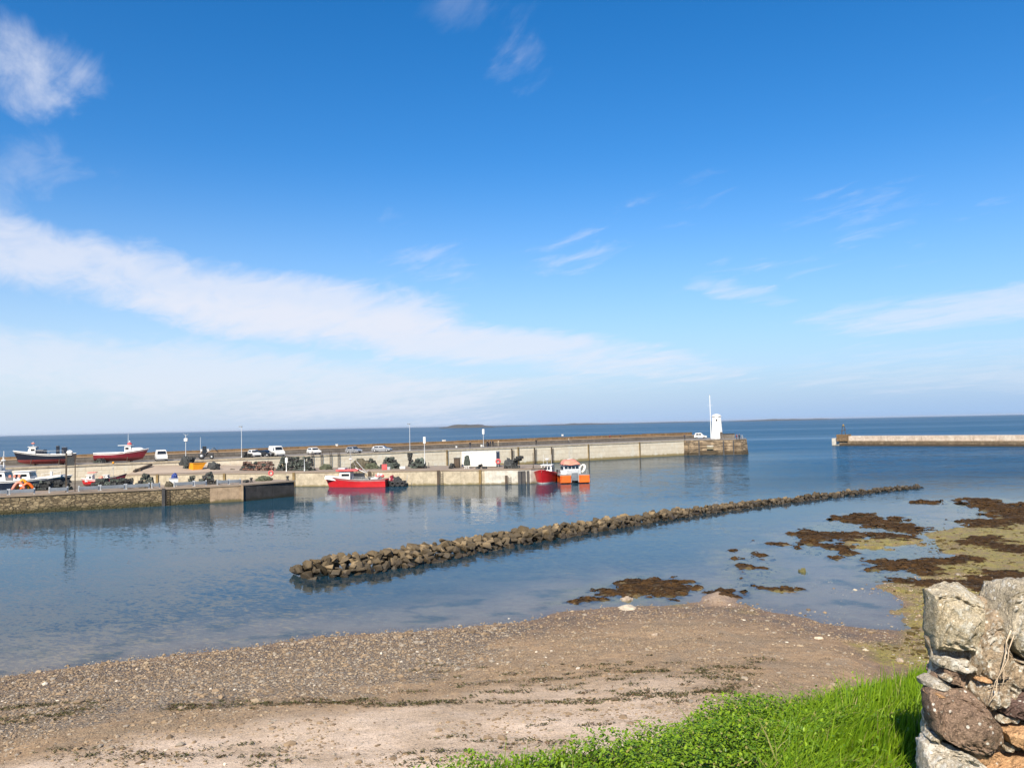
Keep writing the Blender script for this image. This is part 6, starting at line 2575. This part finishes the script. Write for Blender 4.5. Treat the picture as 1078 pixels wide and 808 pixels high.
nt.l.new(mxs.outputs[0], nt.n.get('Material Output').inputs['Surface'])
M_GRASS = m


def leafy_amount(x, y):
    """1 where broad leaved cover takes over from grass (the left and outer part of the bank)."""
    e = sdist(x, y, PLATEAU)
    return np.clip(sstep(2.75, 1.2, x + (fbm(x * 1.4, y * 1.4, 3, 61) - .5) * 1.8) * sstep(2.1, .8, e + (fbm(x * 1.1, y * 1.1, 3, 62) - .5) * 1.2), 0, 1)


def bank_pts(n, xr, yr, emin=-1.6, emax=3.4):
    x, y = RNG.uniform(*xr, n), RNG.uniform(*yr, n)
    e = sdist(x, y, PLATEAU)
    k = (e > emin) & (e < emax) & (np.hypot(x, y) > 1.2)
    return x[k], y[k], e[k]


x, y, e = bank_pts(230000, (-2.6, 5.4), (2.4, 8.4))
lf = leafy_amount(x, y)
pt = fbm(x * 1.8, y * 1.8, 3, 63)
k = RNG.uniform(0, 1, len(x)) < (1 - .68 * lf) * (.28 + 1.1 * sstep(.34, .6, pt)) * np.where(e < -.4, .5, 1)
x, y, e, pt = x[k], y[k], e[k], pt[k]
n = len(x)
z = terrain(x, y)
H = RNG.gamma(6, .028, n) * (.75 + .8 * pt) * np.where(e < .4, .6, .9)
H = np.clip(H * .82, .04, .34)
wd = RNG.uniform(.0024, .0058, n)
a = RNG.uniform(0, 6.28, n)
wind = RNG.normal(.35, .5, n) + (fbm(x * 1.3, y * 1.3, 3, 64) - .5) * 7.0
lean = np.abs(RNG.normal(.22, .25, n)) + .9 * sstep(.5, .72, fbm(x * .9, y * .9, 3, 65))
ldx, ldy = np.cos(wind) * lean * H, np.sin(wind) * lean * H
px_, py_ = np.cos(a) * wd, np.sin(a) * wd
lv = []
for t, wk in ((0, 1), (.35, .95), (.7, .65), (1.0, .06)):
    zx = z - .02 + H * (t - .28 * np.minimum(lean, 1.2) * t * t)
    cx_, cy_ = x + ldx * t ** 1.8, y + ldy * t ** 1.8
    lv.append(np.stack([cx_ - px_ * wk, cy_ - py_ * wk, zx], -1))
    lv.append(np.stack([cx_ + px_ * wk, cy_ + py_ * wk, zx], -1))
V = np.stack(lv, 1).reshape(-1, 3)
b8 = (np.arange(n) * 8)[:, None]
F = np.concatenate([b8 + np.array([[0, 1, 3, 2]]), b8 + np.array([[2, 3, 5, 4]]), b8 + np.array([[4, 5, 7, 6]])], 0)
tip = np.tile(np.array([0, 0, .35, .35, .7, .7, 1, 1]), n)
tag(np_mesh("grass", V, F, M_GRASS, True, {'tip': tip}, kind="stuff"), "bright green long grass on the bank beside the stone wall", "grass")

m, nt, bs = new_mat("broad leaf")
isl = nt.node('ShaderNodeNewGeometry').outputs['Random Per Island']
c = nt.mix(isl, (0.065, 0.150, 0.005), (0.25, 0.37, 0.012))
c = nt.mix(nt.ramp(isl, .96, .97), c, (0.30, 0.26, 0.08))
nt.put(bs.inputs['Base Color'], c)
bs.inputs['Roughness'].default_value = .5
trl = nt.node('ShaderNodeBsdfTranslucent')
nt.put(trl.inputs[0], nt.mix(.5, c, (0.22, 0.40, 0.01)))
mxs = nt.node('ShaderNodeMixShader')
mxs.inputs[0].default_value = .3
nt.l.new(bs.outputs[0], mxs.inputs[1])
nt.l.new(trl.outputs[0], mxs.inputs[2])
nt.l.new(mxs.outputs[0], nt.n.get('Material Output').inputs['Surface'])
M_LEAF = m
x, y, e = bank_pts(330000, (-3.0, 4.6), (2.2, 8.2), -1.4, 3.0)
lf = leafy_amount(x, y)
pt = fbm(x * 2.6, y * 2.6, 3, 66)
k = RNG.uniform(0, 1, len(x)) < lf * (.35 + .9 * sstep(.3, .65, pt))
x, y, e, pt = x[k], y[k], e[k], pt[k]
n = len(x)
z = terrain(x, y) + RNG.uniform(.01, .20, n) * (.35 + 1.1 * pt)
s = RNG.uniform(.007, .018, n)
a = RNG.uniform(0, 6.28, n)
pit = RNG.normal(.25, .45, n)
prof = [(-1, 0, 0), (-.35, .55, .10), (.35, .5, .06), (1.1, 0, -.25), (.35, -.5, .06), (-.35, -.55, .10), (0, 0, -.08)]
V = np.zeros((n, 7, 3))
for j, (u, v, w) in enumerate(prof):
    X, Y, Z = u * s, v * s, w * s
    X, Z = X * np.cos(pit) - Z * np.sin(pit), X * np.sin(pit) + Z * np.cos(pit)
    V[:, j, 0] = x + X * np.cos(a) - Y * np.sin(a)
    V[:, j, 1] = y + X * np.sin(a) + Y * np.cos(a)
    V[:, j, 2] = z + Z
b7 = (np.arange(n) * 7)[:, None]
F = np.concatenate([b7 + np.array([[6, p, q]]) for p, q in ((0, 1), (1, 2), (2, 3), (3, 4), (4, 5), (5, 0))], 0)
tag(np_mesh("leafy_ground_cover", V.reshape(-1, 3), F, M_LEAF, True, kind="stuff"), "bright green leafy weeds on the edge of the bank", "ground cover")

# ------------------------------------------------------------------ rough stone wall on the right
WY = 4.25


def M_stone(name, c1, c2, lichen, lam, dark=(0.05, 0.04, 0.03), fine=1.0):
    m, nt, bs = new_mat(name)
    co = nt.node('ShaderNodeNewGeometry').outputs['Position']
    n1 = nt.noise(co, 7, 6, .65, .3)
    n2 = nt.noise(co, 28, 6, .72)
    n3 = nt.noise(co, 110, 4, .7)
    v = nt.voronoi(nt.mapping(co, loc=(3.1, 1.7, .4)), 26 * fine)
    vb = nt.voronoi(co, 62 * fine)
    c = nt.mix(nt.ramp(n1, .34, .68), c1, c2)
    c = nt.mix(nt.ramp(n2, .46, .66, 0, .8), c, tuple(a * .42 for a in c2))
    c = nt.mix(nt.ramp(n3, .48, .66, 0, .75), c, tuple(min(.8, a * 1.55) for a in c1))
    c = nt.mix(nt.ramp(nt.noise(co, 150, 3, .7), .56, .68, 0, .8), c, dark)
    sp = nt.math('ADD', n2, nt.math('MULTIPLY', nt.noise(co, 4.5, 4, .6), .7))
    c = nt.mix(nt.ramp(sp, 1.02 - .14 * lam, 1.10 - .10 * lam, 0, .85), c, lichen)
    blot = nt.math('MULTIPLY', nt.ramp(v, .16, .24, 1, 0), nt.ramp(nt.noise(co, 9, 3, .6), .55 - .1 * lam, .62 - .1 * lam))
    c = nt.mix(nt.math('MULTIPLY', blot, .9), c, (0.66, 0.63, 0.55))
    c = nt.mix(nt.math('MULTIPLY', nt.ramp(vb, .12, .2, 1, 0), nt.ramp(nt.noise(co, 12, 3), .56, .64, 0, .85)), c, dark)
    nt.put(bs.inputs['Base Color'], c)
    bs.inputs['Roughness'].default_value = .93
    bs.inputs['Specular IOR Level'].default_value = .2
    h = nt.math('ADD', nt.math('MULTIPLY', n1, 1.0), nt.math('ADD', nt.math('MULTIPLY', n2, .6), nt.math('MULTIPLY', n3, .22)))
    nt.l.new(nt.bump(h, 1.0, .034), bs.inputs['Normal'])
    return m


ms_pale = M_stone("pale lichened stone", (0.46, 0.395, 0.28), (0.34, 0.28, 0.185), (0.55, 0.52, 0.43), 1.1)
ms_grey = M_stone("grey lichened stone", (0.41, 0.355, 0.265), (0.29, 0.245, 0.17), (0.54, 0.51, 0.44), 1.1)
ms_brown = M_stone("brown pitted stone", (0.255, 0.175, 0.12), (0.165, 0.11, 0.078), (0.46, 0.40, 0.31), .6)
ms_plum = M_stone("plum brown stone", (0.165, 0.105, 0.085), (0.11, 0.072, 0.06), (0.27, 0.2, 0.16), .1)
ms_tan = M_stone("orange tan sandstone", (0.50, 0.30, 0.155), (0.42, 0.245, 0.125), (0.56, 0.40, 0.25), .1)
ms_white = M_stone("white lichen crust", (0.42, 0.37, 0.29), (0.32, 0.275, 0.21), (0.60, 0.57, 0.50), 1.2)
ms_mort = M_stone("earthy mortar", (0.36, 0.275, 0.185), (0.235, 0.175, 0.115), (0.58, 0.54, 0.45), 1.5)
wall = thing("stone_wall", "rough lichen covered stone wall in the bottom right corner", "wall", (0, 0, 0))


def wz_(X, Y):
    """zoomed crop position to a point on the wall's face plane"""
    p = PY(940 + X / 3.703, 590 + Y / 3.703, WY)
    return (p.x + .018, p.z)


def wall_stone(poly, y_off, depth, mt, seed, label=None, amp=.045, p2=.44, raw=False, name="stone"):
    pts = [Vector(q) if raw else Vector(wz_(*q)) for q in poly]
    # resample outline and take it as a radius by angle
    c = Vector((0, 0))
    for q in pts:
        c += q
    c /= len(pts)
    bm = bmesh.new()
    bmesh.ops.create_icosphere(bm, subdivisions=6 if name == 'stone' and not raw else 5, radius=1)
    co = np.array([v.co[:] for v in bm.verts])
    fcs = [[v.index for v in f.verts] for f in bm.faces]
    bm.free()
    th = np.arctan2(co[:, 2], co[:, 0])
    # ray-polygon distance
    Rr = np.full(len(co), 1e9)
    dx_, dz_ = np.cos(th), np.sin(th)
    best = np.zeros(len(co))
    for i in range(len(pts)):
        a, b = pts[i] - c, pts[(i + 1) % len(pts)] - c
        ex, ez = b.x - a.x, b.y - a.y
        den = dx_ * ez - dz_ * ex
        den = np.where(np.abs(den) < 1e-9, 1e-9, den)
        t = (a.x * ez - a.y * ex) / den
        u = (a.x * dz_ - a.y * dx_) / den
        ok = (t > 0) & (u >= -1e-6) & (u <= 1 + 1e-6)
        best = np.where(ok, np.maximum(best, t), best)
    # soften the outline a little
    rho = np.sqrt(co[:, 0] ** 2 + co[:, 2] ** 2)
    cy = co[:, 1]
    X = c.x + dx_ * best * rho ** p2
    Z = c.y + dz_ * best * rho ** p2
    Yv = WY + y_off + np.where(cy < 0, .62, 1.0) * depth * np.sign(cy) * np.abs(cy) ** .62
    rs_ = np.random.default_rng(seed * 13 + 5)
    ex, ez = max(1e-3, np.abs(X - c.x).max()), max(1e-3, np.abs(Z - c.y).max())
    yc = WY + y_off
    U = np.stack([(X - c.x) / ex, (Yv - yc) / depth, (Z - c.y) / ez], -1)
    for _ in range(16):
        nv = rs_.normal(0, 1, 3) * np.array([.62, 1.1, .62])
        nv[1] = -abs(nv[1])
        nv /= np.linalg.norm(nv)
        lim = np.quantile(U @ nv, rs_.uniform(.86, .975))
        U = U - np.maximum(0, U @ nv - lim)[:, None] * nv * .92
    X, Yv, Z = c.x + U[:, 0] * ex * 1.04, yc + U[:, 1] * depth, c.y + U[:, 2] * ez * 1.05
    f1 = fbm(X * 9 + seed, Z * 9 + cy * 2, 4, seed) - .5
    f2 = fbm(X * 46 + seed, Z * 38 + cy * 7, 4, seed + 5) - .5
    sgn = np.sign(cy) * np.minimum(1, np.abs(cy) * 3)
    Yv = Yv + (f1 * 1.3 * amp + f2 * 1.0 * amp) * sgn
    kk = (1 + (f1 * .10 + f2 * .10)) * (1 - .07 * np.maximum(cy, 0))
    X = c.x + (X - c.x) * kk
    Z = c.y + (Z - c.y) * kk
    o = np_mesh(name, np.stack([X, Yv, Z], -1), np.array(fcs), mt, True)
    o.parent = wall
    if label:
        o['label'] = label
    return o


wall_stone([(140, 122), (175, 108), (232, 90), (285, 100), (318, 128), (352, 168), (348, 215), (332, 245), (305, 285), (300, 312), (302, 375), (250, 385), (205, 368), (165, 350), (150, 290), (145, 200)], 0, .17, ms_pale, 1, "tall pale lichened stone at the wall's top left", .05, .44)
wall_stone([(352, 138), (390, 92), (440, 86), (520, 76), (600, 90), (640, 180), (640, 330), (560, 400), (500, 392), (430, 345), (398, 325), (392, 240), (372, 205)], -.03, .19, ms_grey, 2, "large grey lichened stone at the wall's top right", .05, .44)
wall_stone([(296, 270), (345, 230), (392, 195), (404, 240), (404, 330), (430, 350), (420, 440), (330, 500), (250, 470), (290, 400)], -.03, .14, ms_mort, 3, "earthy brown mortar between the two top stones", .06, .5)
wall_stone([(172, 405), (205, 378), (262, 392), (315, 402), (318, 432), (250, 438), (185, 432)], .025, .13, ms_white, 4, "thin white lichened stone on the wall's left edge", .03)
wall_stone([(158, 432), (180, 425), (310, 438), (318, 462), (290, 495), (200, 470), (165, 462)], .03, .14, ms_brown, 5, None, .03)
wall_stone([(118, 478), (150, 460), (200, 466), (210, 490), (190, 503), (125, 503)], .02, .12, ms_white, 6, "small white lichened stone sticking out on the left edge", .02)
wall_stone([(122, 520), (135, 498), (270, 498), (300, 535), (345, 600), (385, 640), (412, 700), (385, 742), (320, 735), (240, 705), (160, 672), (135, 640), (122, 580)], -.06, .19, ms_brown, 7, "big dark brown pitted stone low in the wall", .035, .36)
wall_stone([(400, 345), (440, 358), (520, 405), (640, 400), (660, 500), (520, 505), (440, 500), (400, 470)], -.02, .14, ms_mort, 8, None, .06, .5)
wall_stone([(300, 470), (420, 440), (460, 500), (420, 560), (350, 600), (310, 560), (285, 520)], -.02, .13, ms_mort, 9, None, .05, .5)
wall_stone([(352, 600), (400, 540), (445, 505), (520, 498), (660, 510), (660, 600), (520, 612), (430, 605)], -.02, .17, ms_plum, 10, "plum brown stone on the wall's right side", .04)
wall_stone([(380, 625), (420, 624), (520, 632), (680, 640), (680, 740), (500, 742), (450, 705), (415, 690)], -.03, .17, ms_tan, 11, "smooth orange tan slab low in the wall", .015)
wall_stone([(135, 680), (230, 706), (330, 745), (420, 720), (450, 710), (480, 745), (440, 800), (330, 830), (260, 800), (150, 720)], .03, .14, ms_tan, 12, None, .04)
wall_stone([(110, 715), (135, 698), (190, 708), (270, 745), (330, 790), (345, 840), (345, 960), (120, 960), (108, 820)], -.03, .18, ms_white, 13, "pale speckled stone at the wall's bottom left", .05)
wall_stone([(345, 830), (420, 770), (520, 750), (690, 752), (690, 930), (350, 940)], -.01, .16, ms_tan, 14, None, .04)
rp = random.Random(21)
for i, (qx, qy) in enumerate(((168, 392), (196, 452), (330, 455), (300, 560), (352, 520), (395, 470), (440, 610), (365, 660), (150, 690), (300, 730), (430, 720), (405, 610), (260, 395), (345, 300), (470, 470), (150, 515))):
    w_, h_ = rp.uniform(16, 34), rp.uniform(10, 20)
    wall_stone([(qx - w_, qy), (qx - w_ * .5, qy - h_), (qx + w_ * .6, qy - h_ * .9), (qx + w_, qy + h_ * .2), (qx + w_ * .3, qy + h_), (qx - w_ * .7, qy + h_ * .7)], -.01, .09, rp.choice((ms_mort, ms_brown, ms_grey, ms_mort, ms_tan)), 80 + i, None, .02, .5, name="packing_stone")
# the same wall running on beyond the picture, and its earth core
rs = random.Random(9)
yy0 = wz_(0, 980)[1]
x0w = wz_(640, 100)[0]
ztop = wz_(560, 95)[1]
mats_ = [ms_pale, ms_grey, ms_brown, ms_plum, ms_tan, ms_white]
zc = yy0
row = 0
while zc < ztop - .1:
    hgt = rs.uniform(.17, .27)
    xx = x0w + rs.uniform(-.0, .1)
    while xx < x0w + 1.6:
        w = rs.uniform(.22, .42)
        poly = [(xx + .01, zc + .02), (xx + w * .5, zc + rs.uniform(0, .02)), (xx + w - .01, zc + .02), (xx + w, zc + hgt * .5), (xx + w - .02, zc + hgt - .015), (xx + w * .5, zc + hgt + rs.uniform(-.01, .02)), (xx + .02, zc + hgt - .02), (xx, zc + hgt * .5)]
        wall_stone(poly, rs.uniform(-.03, .03), .17, rs.choice(mats_), 30 + row, None, .04, .4, True)
        row += 1
        xx += w
    zc += hgt
cpoly = [wz_(*q) for q in [(165, 200), (330, 180), (640, 140), (640, 960), (140, 960), (165, 620), (185, 440)]]
cpoly = cpoly[:2] + [(x0w + 1.5, ztop - .1), (x0w + 1.5, yy0)] + cpoly[4:]
wall_stone(cpoly, .09, .12, ms_mort, 70, "earth core of the wall", .03, .3, True, name="core")
# dead root hanging in the joint
mb = MB()
for pts, r_ in (([(385, 245), (372, 290), (358, 330), (352, 380), (338, 430), (322, 480), (298, 525)], .0042), ([(395, 265), (380, 320), (368, 350), (350, 400), (330, 440), (308, 478)], .0028), ([(352, 380), (362, 395), (352, 430), (345, 470)], .003)):
    w3 = []
    for i, q in enumerate(pts):
        a, b = wz_(*q)
        w3.append((a, WY - .135 + .012 * math.sin(i * 2.1), b))
    mb.tube(w3, r_, 7, r1=r_ * .5)
o = mb.build("dead_root", M_basic("bleached root", (0.56, 0.45, 0.32), .9, (0.40, 0.30, 0.2), 20), wall)
